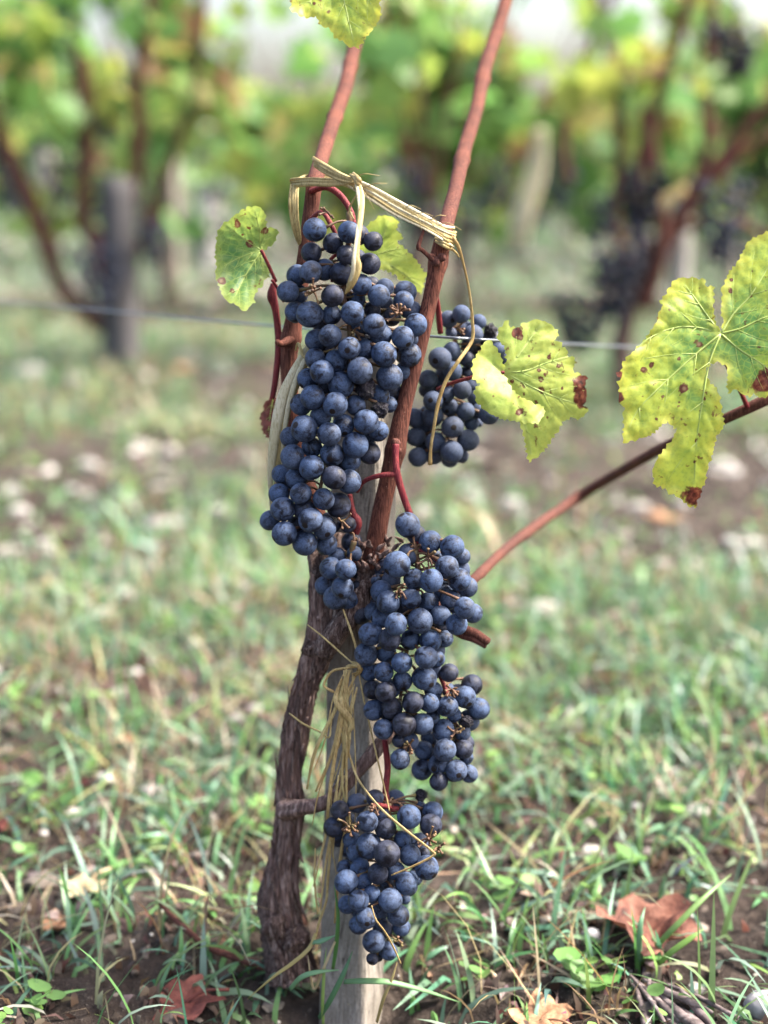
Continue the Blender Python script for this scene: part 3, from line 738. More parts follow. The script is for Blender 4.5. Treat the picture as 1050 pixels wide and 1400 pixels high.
S3 = Z([(165, 398, 6), (175, 408, 6), (185, 415, 5), (283, 482, 3), (318, 512, 4), (248, 527, 3.5), (255, 560, 4.5), (258, 600, 5), (155, 565, 3), (300, 550, 2), (215, 480, 2), (240, 640, 2.5), (330, 590, 2), (180, 674, 5), (225, 520, 2.2), (270, 545, 2), (195, 610, 2.4)], 640, 300, 2.561)
make_leaf('folded lime-yellow leaf with a burnt brown edge beside the rear grapes', [(O3, d3), (O3b, d3b)], M['leaf_lime'], V3, 1.8,
          [(598, 532, .01, 2.6), (620, 523, .0, 2.6), (655, 514, -.014, 2.6), (689, 509, -.0215, 2.4)], S3, [(640 + 398 / 2.561, 300 + 580 / 2.561, 14), (640 + 402 / 2.561, 300 + 630 / 2.561, 12), (640 + 168 / 2.561, 300 + 395 / 2.561, 8)],
          lambda x, y: .45 + .35 * np.clip((x - 700) / 70, 0, 1), 7)
# left leaf
O1 = Z([(175, 252), (205, 270), (208, 300), (215, 325), (235, 330), (250, 345), (245, 370), (225, 390), (203, 405), (195, 430), (220, 465), (222, 495), (205, 510), (190, 530), (168, 560), (172, 580), (150, 600), (135, 615),
        (115, 600), (95, 590), (75, 575), (60, 560), (50, 530), (35, 495), (40, 460), (35, 420), (38, 380), (45, 340), (60, 315), (85, 300), (115, 275), (145, 258)], 280, 180, 2.5)
V1 = [Z(v, 280, 180, 2.5) for v in ([(193, 405), (200, 370), (225, 345)], [(193, 405), (185, 340), (172, 270)], [(193, 405), (140, 370), (75, 320)], [(193, 405), (120, 430), (45, 470)], [(193, 405), (140, 490), (100, 570)], [(193, 405), (195, 450), (205, 490)])]
make_leaf('green and yellow mottled leaf standing left of the raffia tie', [(O1, lambda x, y: -.004 + .006 * np.sin((x - 300) / 40) - .000004 * (y - 350) ** 2 + .012 * np.clip((x - 357) / 25, 0, 1.2) ** 1.5)], M['leaf_green'], V1, 1.5,
          [(357, 342, -.003, 2.4), (366, 360, .0, 2.4), (377, 385, .004, 2.6)], Z([(112, 320, 4.5), (110, 310, 3), (155, 383, 5.5), (57, 510, 6), (95, 545, 4), (150, 330, 2), (165, 320, 2), (130, 350, 1.8), (207, 340, 5)], 280, 180, 2.5), (),
          lambda x, y: np.clip(.60 - .35 * np.clip((y - 330) / 60, -1, 1) + .5 * np.clip((y - 405) / 15, 0, 1), 0, 1.2), 9)
# leaf behind the tie
O2 = Z([(555, 320), (580, 300), (605, 285), (640, 290), (665, 310), (650, 335), (665, 345), (680, 365), (655, 375), (690, 405), (720, 435), (745, 470), (758, 490), (750, 520), (740, 555), (715, 535), (680, 520), (650, 490), (620, 475),
        (590, 470), (540, 430), (520, 390), (530, 350)], 280, 180, 2.5)
V2 = [Z(v, 280, 180, 2.5) for v in ([(560, 430), (600, 370), (630, 300)], [(560, 430), (620, 410), (670, 400)], [(560, 430), (640, 460), (740, 530)])]
make_leaf('bright lime leaf behind the top grapes and hanging raffia tail', [(O2, lambda x, y: .030 + .012 * np.sin((x - 500) / 28 + (y - 300) / 22) + .00012 * (y - 350))], M['leaf_lime'], V2, 1.5,
          [(504, 352, .03, 2.4), (490, 350, .022, 2.4), (470, 345, .015, 2.4)], (), (), lambda x, y: .4 + .3 * np.clip((y - 330) / 50, 0, 1), 12)
# leaf hanging in from above
O5 = [(398, -40), (398, 14), (418, 25), (432, 22), (438, 35), (452, 40), (457, 52), (468, 55), (475, 63), (490, 66), (497, 55), (512, 38), (522, 20), (518, 5), (532, -30), (505, -62), (460, -72), (425, -66)]
V5 = [[(462, -62), (466, -20), (475, 20), (484, 58)], [(462, -62), (440, -20), (415, 15)], [(462, -62), (490, -25), (512, 15)]]
make_leaf('yellow-green leaf hanging into view at the top edge', [(O5, lambda x, y: .015 + .004 * np.sin((x - 400) / 30) - .00008 * (y - 0))], M['leaf_yellow'], V5, 1.6, [(462, -62, .02, 2.4), (480, -90, .05, 2.4), (505, -75, .17, 3)],
          [(480, 40, 2), (450, 15, 2), (430, 5, 1.6)], (), lambda x, y: .75 + 0 * x, 15)
# small red withered leaf
O6 = [(373, 538), (362, 552), (356, 572), (359, 590), (368, 602), (377, 590), (383, 565), (380, 545)]
make_leaf('small withered dark red leaf beside the bleached raffia', [(O6, lambda x, y: .03 + .00002 * (x - 370) ** 2)], M['dry_red'], [[(374, 541), (369, 570), (367, 596)]], 1.2, None, (), (), None, 18)
# ------------------------------------------------------------------ stake
def make_stake():
    sb = P(479, 1402, .022); st = P(503, 425, .030)
    sb = sb.copy(); d = (st - sb) / np.linalg.norm(st - sb); sb = sb - d * .03
    L = np.linalg.norm(st - sb); yaw = math.radians(-26)
    ex = np.array([math.cos(yaw), math.sin(yaw), 0]); ex -= d * ex.dot(d); ex /= np.linalg.norm(ex); ey = np.cross(d, ex)
    hw, hd = .0160, .0145; m = MB(); N = 120; seg = 56
    th = np.linspace(0, 2 * math.pi, seg, endpoint=False)
    e = 9.0
    prof = np.stack([np.sign(np.cos(th)) * np.abs(np.cos(th)) ** (2 / e) * hw, np.sign(np.sin(th)) * np.abs(np.sin(th)) ** (2 / e) * hd], -1)
    s = np.linspace(0, L, N)
    q = np.zeros((N, seg, 3))
    for i in range(N):
        nn = 1 + .035 * pn(prof[:, 0] * 90, prof[:, 1] * 90, s[i] * 9) + .03 * pn(prof[:, 0] * 420, prof[:, 1] * 420, s[i] * 16) - .05 * np.clip(pn(prof[:, 0] * 260 + 9, prof[:, 1] * 260, s[i] * 6) - .25, 0, 1)
        a = prof * nn[:, None] * (1 - .02 * s[i] / L)
        q[i] = sb + d * s[i] + a[:, :1] * ex + a[:, 1:] * ey
    f = [(i * seg + j, i * seg + (j + 1) % seg, (i + 1) * seg + (j + 1) % seg, (i + 1) * seg + j) for i in range(N - 1) for j in range(seg)]
    f += [tuple(range(seg))[::-1], tuple((N - 1) * seg + j for j in range(seg))]
    o = m.add(q.reshape(-1, 3), f).build('wooden_stake', M['stake'], None, True, origin=sb + d * .03)
    tag(o, 'weathered grey split-wood stake standing behind the vine and its grapes', 'stake')
make_stake()

# ------------------------------------------------------------------ grapes
gmesh = []
def grape_mesh(name, mat, shape, raisin=0, sub=3, seed=0):
    v, f = ico(sub)
    if raisin:
        v = v * (1 + raisin * (fbm(v[:, 0] * 2.2 + seed, v[:, 1] * 2.2, v[:, 2] * 2.2, 3) - .3 * np.abs(pn(v[:, 0] * 4, v[:, 1] * 4 + seed, v[:, 2] * 4))))[:, None]
    else:
        v = v * (1 + .02 * pn(v[:, 0] * 1.2 + seed, v[:, 1] * 1.2, v[:, 2] * 1.2))[:, None]
        v = v * np.array(shape); k = np.exp(-((1 - v[:, 2] / shape[2]) / .008)); v[:, 2] -= .02 * k
    me = bpy.data.meshes.new(name); me.from_pydata(v.tolist(), [], f.tolist())
    me.polygons.foreach_set('use_smooth', np.ones(len(me.polygons), bool)); me.materials.append(M[mat]); return me
GM = {'n': [grape_mesh('grape', 'grape', s, 0, 4, i) for i, s in enumerate([(1, 1, 1), (.98, 1, 1.03), (1, .97, .98)])],
      'd': [grape_mesh('grape', 'grape_dark', (1, 1, 1.0), 0, 4, 7)], 's': [grape_mesh('grape', 'grape_shade', s, 0, 4, 5 + i) for i, s in enumerate([(1, 1, 1), (1, .98, 1.03)])],
      'r': [grape_mesh('grape', 'raisin', (1, 1, 1), .30, 4, 3), grape_mesh('grape', 'raisin', (1, 1, 1), .34, 4, 9)]}
def bunch(label, berries, rachis, off, style='n', group=None, layer_mm=8.5, stalk=(), stubs=(), seed=0, fillers=0):
    """berries: px, py, r_px, layer, kind"""
    r = random.Random(seed)
    a = np.array([q[:4] for q in berries], float); kinds = [q[4] if len(q) > 4 else style for q in berries]
    xc = np.average(a[:, 0]); 
    rach = np.array(rachis, float)
    def axis(py): return np.interp(py, rach[:, 1], rach[:, 0])
    dep = a[:, 3] * layer_mm * 1e-3
    wdt = max(30, np.percentile(np.abs(a[:, 0] - axis(a[:, 1])), 85))
    dep = dep + .0075 * np.clip(np.abs(a[:, 0] - axis(a[:, 1])) / wdt, 0, 1.3) ** 2
    px, py = a[:, 0].copy(), a[:, 1].copy(); sc = PXM(px, py, off); R = a[:, 2] * sc
    for it in range(60):
        for i in range(len(a)):
            d2 = np.hypot(px - px[i], py - py[i]) * sc; need = (R + R[i]) * .965
            close = (d2 < need) & (np.arange(len(a)) != i)
            for j in np.nonzero(close)[0]:
                if j < i: continue
                want = math.sqrt(need[j] ** 2 - d2[j] ** 2); have = dep[j] - dep[i]
                order = 1 if (a[j, 3] > a[i, 3] or (a[j, 3] == a[i, 3] and have >= 0)) else -1
                if have * order < want:
                    m = (want - have * order) * .35; dep[j] += order * m * .6; dep[i] -= order * m * .4
    dep -= np.percentile(dep, 15)
    dep = np.clip(dep, -.012, .05)
    z = zplane(px, py) + off + dep
    R = a[:, 2] * z / FPX
    C = CAM + z[:, None] * ray(px, py)
    rp3 = P(rach[:, 0], rach[:, 1], rach[:, 2] + off)
    nf = 0
    for _ in range(fillers * 12):       # berries deeper inside the bunch, darker skins standing in for gap shade
        i = r.randrange(len(a)); dd = np.hypot(px - px[i], py - py[i]); j = int(np.argsort(dd)[r.randint(1, 5)])
        x, y = (px[i] + px[j]) / 2 + r.uniform(-4, 4), (py[i] + py[j]) / 2 + r.uniform(-4, 4); rad = r.uniform(13, 15.5)
        zz = max(z[i], z[j]) + rad * .9 / FPX * .85; c = CAM + zz * ray(x, y); rm = rad * zz / FPX
        if np.min(np.linalg.norm(C - c, axis=1) / (R + rm)) < .80: continue
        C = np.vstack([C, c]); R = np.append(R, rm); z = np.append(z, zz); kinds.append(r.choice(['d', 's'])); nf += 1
        if nf >= fillers: break
    org = rp3[0]
    root = empty('grape_bunch', org, label, 'grape bunch', group)
    rs, _ = smooth_path(rp3, np.zeros(len(rp3)), 8)
    st = MB()
    st.add(*tube(rp3, np.linspace(.0017, .0009, len(rp3)), 8, 6))
    for i in range(len(C)):
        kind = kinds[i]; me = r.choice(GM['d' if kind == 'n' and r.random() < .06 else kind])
        o = bpy.data.objects.new('grape', me); COL.objects.link(o); o.parent = root
        o.location = Vector(C[i] - org); o.scale = [R[i] * r.uniform(.955, 1.035) for _ in range(3)]
        w = rs[:, 2] + .006 - C[i][2]; k = int(np.argmin(np.linalg.norm(rs - C[i] - np.array([0, 0, .005]), axis=1)))
        dirv = Vector(C[i] - rs[k]); dirv = (dirv.normalized() + Vector((r.uniform(-.5, .5), r.uniform(-.6, .3), r.uniform(-.8, .3)))).normalized()
        o.rotation_mode = 'QUATERNION'; o.rotation_quaternion = dirv.to_track_quat('Z', 'Y') @ Quaternion((0, 0, 1), r.uniform(0, 6.28))
        neck = C[i] - np.array(dirv) * R[i] * .97; mid = (neck + rs[k]) / 2 + np.array([r.uniform(-1, 1), r.uniform(-1, 1), 1.5]) * .001
        st.add(*tube([rs[k], mid, neck], [.0008, .0006, .0011], 5, 3))
    st.build('stalk', M['pedicel'], root)
    for l in stalk: MB().add(*pxtube(l, 12, 8, node_disp((), 2.2))).build('peduncle', M['peduncle'], root)
    for (x, y, o_, n, L) in stubs:      # bare pedicels where berries fell
        sb = MB()
        c = P(x, y, off + o_)
        for k in range(n):
            d = np.array([r.uniform(-1, 1), r.uniform(-1.1, .1), r.uniform(-.9, .9)]); d /= np.linalg.norm(d); l = L * r.uniform(.6, 1.2) * 4.1e-4
            e = c + d * l; bnd = c + d * l * .5 + np.array([0, 0, r.uniform(-.001, .001)])
            sb.add(*tube([c, bnd, e, e + d * .0006], [.0008, .00055, .0007, .0010], 6, 3))
        sb.build('bare_stalk', M['pedicel'], root)
    return root
def ZZ(l, x0, y0, s): return [(x0 + q[0] / s, y0 + q[1] / s, q[2] / s, *q[3:]) for q in l]
bA = ZZ([(275, 156, 77, 0), (488, 170, 70, 0), (640, 228, 63, 0, 'd'), (470, 312, 62, .2, 'd'), (618, 368, 70, 1, 'd'), (440, 430, 72, 1, 'd'), (565, 497, 65, 1), (165, 440, 68, 1.4), (250, 420, 72, 0), (335, 405, 70, 1), (108, 542, 70, 0),
         (386, 568, 72, 0, 'd'), (155, 670, 68, 1), (244, 684, 85, 0), (380, 688, 62, 1), (372, 818, 73, 0), (285, 845, 75, 1), (510, 675, 77, .1), (675, 565, 72, 0), (712, 520, 60, 1), (840, 545, 72, 1.2), (830, 600, 65, .4),
         (905, 750, 75, 0), (645, 750, 72, 0), (635, 655, 55, 2), (690, 810, 72, 1), (825, 828, 72, 0), (755, 700, 60, 2, 'd'), (540, 590, 55, 2), (560, 750, 60, 2)], 370, 280, 4.565)
bA += ZZ([(515, 157, 70, 0), (605, 165, 65, 1), (722, 193, 77, 0), (875, 198, 72, 1), (310, 220, 65, 1), (440, 235, 72, .5), (350, 300, 72, .2), (265, 340, 65, 1), (578, 292, 80, 0), (465, 375, 80, .5), (612, 400, 60, .4, 'r'), (755, 330, 82, 0),
          (840, 300, 60, 1), (295, 450, 76, 0), (370, 400, 50, 2), (225, 495, 65, 1), (430, 495, 77, 0), (553, 500, 62, .5), (690, 440, 65, 1), (695, 525, 50, .5, 'r'), (755, 495, 50, 1.5), (343, 568, 65, .5), (480, 620, 68, .7),
          (615, 597, 76, 0), (690, 655, 62, .7), (245, 640, 82, 0), (395, 672, 72, 0), (550, 738, 83, 0), (630, 690, 45, 1.5), (160, 690, 62, 1), (290, 750, 62, 1), (410, 793, 74, .3), (635, 785, 68, 1, 'd'), (520, 835, 65, 1), (175, 808, 77, .4)], 360, 440, 4.375)
bA += ZZ([(398, 312, 92, 0), (560, 382, 88, 0, 'd'), (668, 412, 88, .6), (185, 360, 75, 1), (290, 385, 78, .6), (165, 500, 77, .6), (322, 500, 83, 0), (485, 538, 83, 0), (590, 580, 92, 1, 'd'), (193, 610, 90, 0), (100, 690, 75, 1), (392, 690, 90, 0),
          (490, 745, 85, .6), (203, 785, 90, 0), (350, 852, 95, .4), (505, 862, 82, 1)], 350, 580, 5.25)
bunch('long heavy blue grape bunch hanging from the raffia tie between two canes', bA, [(478, 290, .014), (476, 340, .014), (470, 400, .014), (478, 460, .015), (468, 540, .015), (450, 610, .014), (435, 680, .012), (418, 740, .010)], -.036,
      stalk=[[(424, 262, .0, 4), (446, 256, -.006, 4.5), (466, 268, -.012, 4.5), (480, 290, -.016, 4), (484, 306, -.018, 3.5)], [(424, 300, .0, 3), (440, 290, -.012, 3.2), (452, 306, -.016, 3.5), (460, 322, -.016, 3)],
             [(462, 345, -.016, 2.6), (450, 360, -.014, 2.6), (455, 385, -.012, 3)]],
      stubs=[(428, 398, -.004, 9, 14), (545, 428, -.006, 12, 15), (448, 290, .008, 5, 12), (484, 452, .004, 6, 12), (425, 700, .002, 6, 14)], seed=1, fillers=40)
bG = ZZ([(410, 205, 70, .6), (508, 165, 72, 0), (640, 225, 60, .8), (600, 320, 78, .4), (730, 290, 50, .6, 'r'), (790, 440, 60, .8), (820, 500, 50, .8), (815, 550, 40, .9), (430, 310, 45, 1.2), (435, 450, 72, .5), (345, 505, 88, 0), (440, 600, 75, .4),
         (370, 620, 60, 1), (550, 510, 60, 1.5, 'd'), (255, 665, 75, .2), (240, 745, 60, .9), (395, 775, 68, .4), (515, 745, 72, .2), (585, 710, 45, 1.2), (290, 830, 78, .1), (420, 880, 68, .6), (620, 810, 65, .6), (540, 910, 72, .3), (290, 945, 82, .2),
         (155, 960, 75, .8), (645, 905, 58, .5), (720, 935, 80, .4), (440, 1030, 88, 0), (585, 1000, 58, .6), (160, 1105, 75, .7), (310, 1145, 82, .3), (560, 1130, 85, .2), (230, 1030, 60, 1.2), (435, 1220, 88, .1), (175, 1260, 78, .4),
         (300, 1240, 80, .7), (510, 1250, 55, 1), (640, 1000, 35, 1.2), (350, 705, 50, 1.2)], 540, 400, 5.6)
bunch('shade-darkened matte grape bunch behind the right cane and under the lime leaf', bG, [(598, 425, .012), (620, 455, .014), (622, 500, .014), (615, 550, .014), (612, 600, .012)], .022, 's',
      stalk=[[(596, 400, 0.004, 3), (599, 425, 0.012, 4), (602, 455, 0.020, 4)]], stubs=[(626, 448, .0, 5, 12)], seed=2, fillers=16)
bC = ZZ([(165, 285, 50, 1), (130, 350, 62, .6), (213, 357, 62, 0), (195, 458, 62, .1), (95, 448, 55, .8), (155, 512, 68, .4), (238, 530, 55, 1), (260, 270, 45, 1.2), (285, 455, 45, 1.5, 'd'), (225, 110, 46, 1.2, 'd')], 420, 690, 4.038)
bunch('small cluster of nine grapes resting against the vine head', bC, [(484, 740, .006), (478, 765, .008), (468, 790, .010), (462, 815, .010)], -.028,
      stalk=[[(478, 676, -.012, 3.5), (482, 700, -.014, 4.5), (489, 715, -.015, 6), (484, 740, -.012, 4.5), (486, 770, -.008, 6)]], stubs=[(468, 712, .0, 5, 12)], seed=3, fillers=3)
bD = ZZ([(495, 330, 75, 0), (555, 112, 70, 1), (680, 205, 64, .5), (800, 235, 70, .4), (855, 285, 48, 1.2), (772, 345, 65, 0), (700, 285, 40, 1.5), (590, 410, 62, .6), (685, 420, 69, 0), (840, 415, 67, .3), (885, 455, 58, 1), (755, 480, 62, 1), (790, 525, 58, .7),
         (410, 480, 65, .7), (447, 540, 68, 0), (570, 520, 60, .3), (670, 540, 58, 1), (870, 570, 62, .2), (915, 600, 55, .8), (622, 642, 73, 0), (735, 615, 60, .4), (825, 660, 62, .2), (490, 660, 66, 0), (410, 625, 58, .8), (365, 590, 52, 1), (350, 715, 67, .3),
         (455, 743, 65, .3), (570, 745, 58, .9), (680, 750, 65, .6), (760, 740, 50, 1.3), (390, 420, 40, 1.6), (435, 805, 58, .7), (525, 560, 50, 1.8), (300, 610, 55, 1.6, 'd')], 420, 690, 4.038)
bD += ZZ([(145, 70, 77, .3), (275, 62, 66, .6), (378, 125, 72, 0), (537, 90, 77, 0), (605, 100, 58, 1), (165, 185, 60, 1.2), (260, 185, 68, 0), (525, 225, 82, .2), (382, 245, 65, .6), (190, 300, 65, 1), (273, 315, 70, 0), (585, 305, 62, .8), (450, 383, 72, 0, 'd'),
          (560, 387, 65, .3), (315, 420, 72, .5), (195, 435, 68, .5), (258, 558, 68, .2), (393, 528, 80, 0, 'd'), (515, 525, 72, .2), (580, 480, 50, 1), (355, 635, 42, .4, 'd'), (368, 755, 67, .2)], 470, 880, 4.773)
bunch('broad blue grape bunch on a forked red stalk in front of the stake', bD, [(568, 752, .010), (572, 790, .014), (565, 840, .015), (556, 890, .015), (548, 950, .014), (544, 1000, .012)], -.040,
      stalk=[[(541, 608, -0.026, 5), (541, 628, -0.028, 4.5), (543, 648, -0.029, 5), (552, 680, -0.028, 4.8), (564, 715, -0.027, 5), (571, 752, -0.026, 6)], [(543, 648, -0.029, 4.5), (520, 650, -0.028, 3.5), (498, 658, -0.022, 3.2), (488, 672, -0.016, 3)],
             [(571, 750, -0.028, 5), (590, 760, -0.032, 3), (600, 768, -0.034, 3)]],
      stubs=[(545, 805, .0, 6, 14), (585, 762, .002, 7, 16), (560, 1018, .004, 8, 12), (548, 895, .006, 4, 10)], seed=4, fillers=30)
bE = ZZ([(687, 190, 62, .2, 'd'), (835, 270, 72, .6), (790, 348, 74, 0), (880, 425, 76, .2), (675, 410, 72, 0), (720, 465, 50, .8), (805, 510, 40, .3, 'r'), (775, 580, 55, .8), (650, 565, 73, .2), (555, 610, 55, 1.2), (520, 695, 65, .6), (660, 695, 78, 0),
         (780, 690, 65, .4), (800, 740, 50, .8), (620, 790, 72, .4), (510, 822, 70, .5), (735, 828, 73, .1), (815, 848, 60, .6), (620, 900, 63, .3, 'd'), (680, 300, 45, 1.4)], 470, 880, 4.773)
bunch('narrow drooping side bunch of grapes with a shrivelled berry at lower right', bE, [(606, 930, .010), (618, 965, .010), (620, 1000, .010), (612, 1040, .010)], -.030,
      stalk=[[(590, 900, -0.018, 3), (602, 925, -0.020, 3), (612, 950, -0.024, 3)]], stubs=[(616, 943, .0, 7, 12), (622, 1000, .0, 5, 10)], seed=5, fillers=8)
bF = ZZ([(435, 110, 62, .8, 'd'), (183, 198, 70, .2, 'd'), (135, 320, 75, .4, 'd'), (380, 280, 80, 0), (510, 330, 80, .4, 'd'), (678, 245, 90, .2), (765, 90, 45, 1, 'r'), (760, 170, 40, 1.3), (848, 210, 80, .5), (835, 305, 80, 0, 'd'), (390, 455, 92, 0), (520, 510, 97, 0, 'd'),
         (685, 520, 80, .2), (630, 410, 65, .8), (685, 405, 45, 1), (265, 405, 65, 1), (240, 480, 60, 1.2), (300, 505, 70, .8), (790, 505, 40, .8, 'd'), (805, 610, 88, .1), (325, 610, 72, .6), (455, 652, 77, .1, 'd'), (585, 635, 70, .5), (215, 610, 60, .9),
         (228, 712, 88, .1), (660, 725, 85, .2), (720, 680, 60, .9), (515, 710, 78, .6), (350, 710, 65, .5), (410, 800, 65, .4), (545, 845, 90, 0), (315, 845, 75, .2), (235, 875, 70, .6), (650, 835, 40, 1), (470, 910, 72, .5), (600, 950, 80, .3),
         (372, 975, 75, .1), (315, 1020, 70, .6), (490, 1045, 75, .5, 'd'), (625, 1040, 65, .3), (425, 1140, 85, 0), (530, 1210, 68, .1), (415, 1265, 45, .2, 'd'), (460, 1250, 35, .5, 'd'), (605, 1140, 35, .6, 'r')], 430, 1070, 5.25)
bunch('lowest tapering grape bunch hanging just above the grass', bF, [(532, 1098, .012), (530, 1130, .014), (525, 1180, .014), (520, 1240, .012), (522, 1290, .008)], -.042,
      stalk=[[(526, 1012, -0.024, 4), (530, 1050, -0.022, 4.5), (527, 1085, -0.024, 4.5), (534, 1104, -0.028, 5), (546, 1106, -0.030, 4)], [(534, 1104, -0.030, 3.2), (515, 1100, -0.038, 3), (508, 1104, -0.042, 3)]],
      stubs=[(478, 1130, -.004, 12, 17), (586, 1146, -.002, 14, 14), (512, 1102, -.002, 6, 12), (598, 1160, .002, 6, 12), (544, 1285, .0, 5, 9)], seed=6, fillers=16)

# ------------------------------------------------------------------ raffia tie at the top
tie = empty('raffia_tie', P(486, 247, -.03), 'twisted straw raffia tie binding the two canes above the grapes', 'raffia tie')
def strand(l, w, parent, mat='raffia', twist=0.0, per=6, seed=0, jit=0.0, thick=.0004):
    r = random.Random(seed); q = []
    for (x, y, *o) in l: q.append((x + r.uniform(-jit, jit), y + r.uniform(-jit, jit), o[0] if o else -.02))
    p = pts(q); n = len(p)
    wid = np.array([w * (.55 if i in (0, n - 1) else 1.0) for i in range(n)]) * 4.1e-4 if np.isscalar(w) else np.array(w) * 4.1e-4
    return MB().add(*ribbon(p, wid.reshape(-1, 1), thick, per, twist=twist, curl=.5)).build('strand', M[mat], parent)
for k in range(9):        # band from the knot to the right cane
    r = random.Random(k); d = (k - 4) * 2.4
    strand([(470, 244 + d * .5, -.026), (504, 262 + d * .8, -.03), (540, 283 + d * 1.0, -.03), (578, 303 + d * .9, -.030), (606, 318 + d * 1.0, -.026), (621, 324 + d * 1.5 + r.uniform(-2, 2), -.020)],
           [3.0, 4.5, 4.8, 4.6, 4.2, 3], tie, 'raffia' if k % 4 else 'raffia_pale', twist=r.uniform(-.9, .9), seed=k, jit=1.0)
for k in range(7):        # upper band over the left cane
    d = (k - 3) * 2.2
    strand([(428 + d * .2, 221 + d, -.016), (446, 231 + d * .8, -.022), (466, 241 + d * .6, -.028), (486, 248 + d * .4, -.03)], [3.5, 4.5, 4.5, 3], tie, 'raffia', twist=random.Random(k).uniform(-.8, .8), seed=20 + k, jit=1)
for k in range(6):        # loop to the left and round the back
    d = (k - 2.5) * 2.0
    strand([(484, 247 + d * .4, -.03), (458, 250 + d * .7, -.026), (426, 249 + d * .9, -.018), (402 + d * .3, 251 + d, -.006), (398, 255 + d, .006)], [3, 4.2, 4.4, 4.2, 3], tie, 'raffia', twist=random.Random(k).uniform(-.6, .6), seed=40 + k, jit=1)
for k in range(4):        # hanging part left of the cane
    d = (k - 1.5) * 3.0
    strand([(403 + d, 252, -.006), (401 + d, 275, -.008), (403 + d, 300, -.006), (407 + d * .8, 322, -.002), (410 + d * .4, 334 + 3 * k, .004)], [3, 4, 4, 3.4, 2], tie, 'raffia', twist=random.Random(k).uniform(-.5, .5), seed=60 + k, jit=.8)
for k in range(5):        # round the back between the canes
    d = (k - 2) * 2.5
    strand([(400, 252 + d, .008), (430, 242 + d, .022), (470, 248 + d, .024), (540, 280 + d, .018), (600, 315 + d, .014), (622, 322 + d, -.004), (612, 326 + d, -.020)], 4, tie, 'raffia', twist=.6, seed=80 + k, jit=1)
for k in range(4):        # turns round the right cane
    y = 322 + k * 4.5
    strand([(594, y - 6, -.020), (603, y - 1, -.026), (613, y + 4, -.024), (619, y + 7, -.012)], [3, 4, 4, 3], tie, 'raffia', seed=90 + k, jit=.8)
for k in range(6):        # knot
    a = k * 1.05
    strand([(480 + 3 * math.cos(a), 236 + k, -.030), (488 + 2 * math.sin(a), 242 + k, -.038), (491, 250 + k * .8, -.037), (484, 257 + k * .5, -.030)], [3, 5, 5, 3], tie, 'raffia', twist=.4, seed=100 + k, jit=1)
strand([(488, 246, -.036), (493, 265, -.04), (494, 285, -.046), (490, 320, -.058), (487, 350, -.062), (488, 366, -.062), (480, 388, -.061), (472, 402, -.058)], [6, 9, 8, 7, 8, 12, 10, 2], tie, 'raffia', seed=5, thick=.0007)
strand([(486, 246, -.036), (490, 268, -.041), (492, 288, -.047), (488, 322, -.059), (484, 352, -.064), (482, 374, -.063), (476, 394, -.060)], [4, 5, 5, 4, 5, 5, 2], tie, 'raffia_pale', seed=6)
strand([(484, 300, -.03), (478, 285, -.03), (490, 262, -.034)], 3, tie, 'raffia', seed=7)
strand([(616, 322, -.022), (626, 336, -.020), (634, 362, -.016), (642, 400, -.010), (646, 440, -.004), (645, 466, -.002), (628, 492, -.006), (611, 518, -.006), (600, 548, -.006), (594, 580, -.006), (589, 612, -.004), (588, 636, -.002)],
       [4, 5, 3, 3, 4, 5, 5, 5, 5, 4.5, 4, 6], tie, 'straw', seed=8, thick=.0006)
strand([(604, 330, -.022), (622, 344, -.014), (628, 352, -.010)], 3, tie, 'raffia', seed=9)
for k in range(12):       # frayed fibres
    r = random.Random(700 + k); t = r.random(); x0, y0 = 470 + 150 * t, 246 + 76 * t; a = r.uniform(-.5, 1.2); L = r.uniform(18, 42)
    strand([(x0, y0, -.032), (x0 + L * .5 * math.cos(a), y0 + L * .5 * math.sin(a) - 6, -.038), (x0 + L * math.cos(a), y0 + L * math.sin(a), -.036)], 1.1, tie, 'raffia', seed=720 + k, jit=2)
# bleached strip left of the grapes
bl = empty('raffia_strip', P(424, 470, -.012), 'wide bleached raffia strip hanging left of the long grape bunch', 'raffia strip')
for k, (l, w, m) in enumerate([
        ([(428, 462, -.012), (414, 486, -.016), (398, 515, -.018), (384, 550, -.018), (375, 600, -.016), (370, 650, -.014), (370, 700, -.010)], [6, 9, 12, 15, 14, 9, 1.5], 'raffia_pale'),
        ([(432, 470, -.012), (420, 494, -.015), (408, 520, -.017), (394, 556, -.017), (384, 605, -.015), (378, 655, -.013), (374, 686, -.012)], [4, 7, 9, 11, 10, 7, 1.5], 'raffia'),
        ([(434, 462, -.014), (424, 480, -.018), (410, 506, -.020), (398, 540, -.020), (390, 580, -.018), (385, 630, -.014), (378, 660, -.012)], [4, 6, 7, 7, 6, 5, 2], 'raffia_pale'),
        ([(438, 458, -.016), (426, 474, -.020), (416, 488, -.020), (408, 470, -.014), (404, 480, -.010)], 4, 'raffia')]):
    strand(l, w, bl, m, seed=120 + k, thick=.0005)

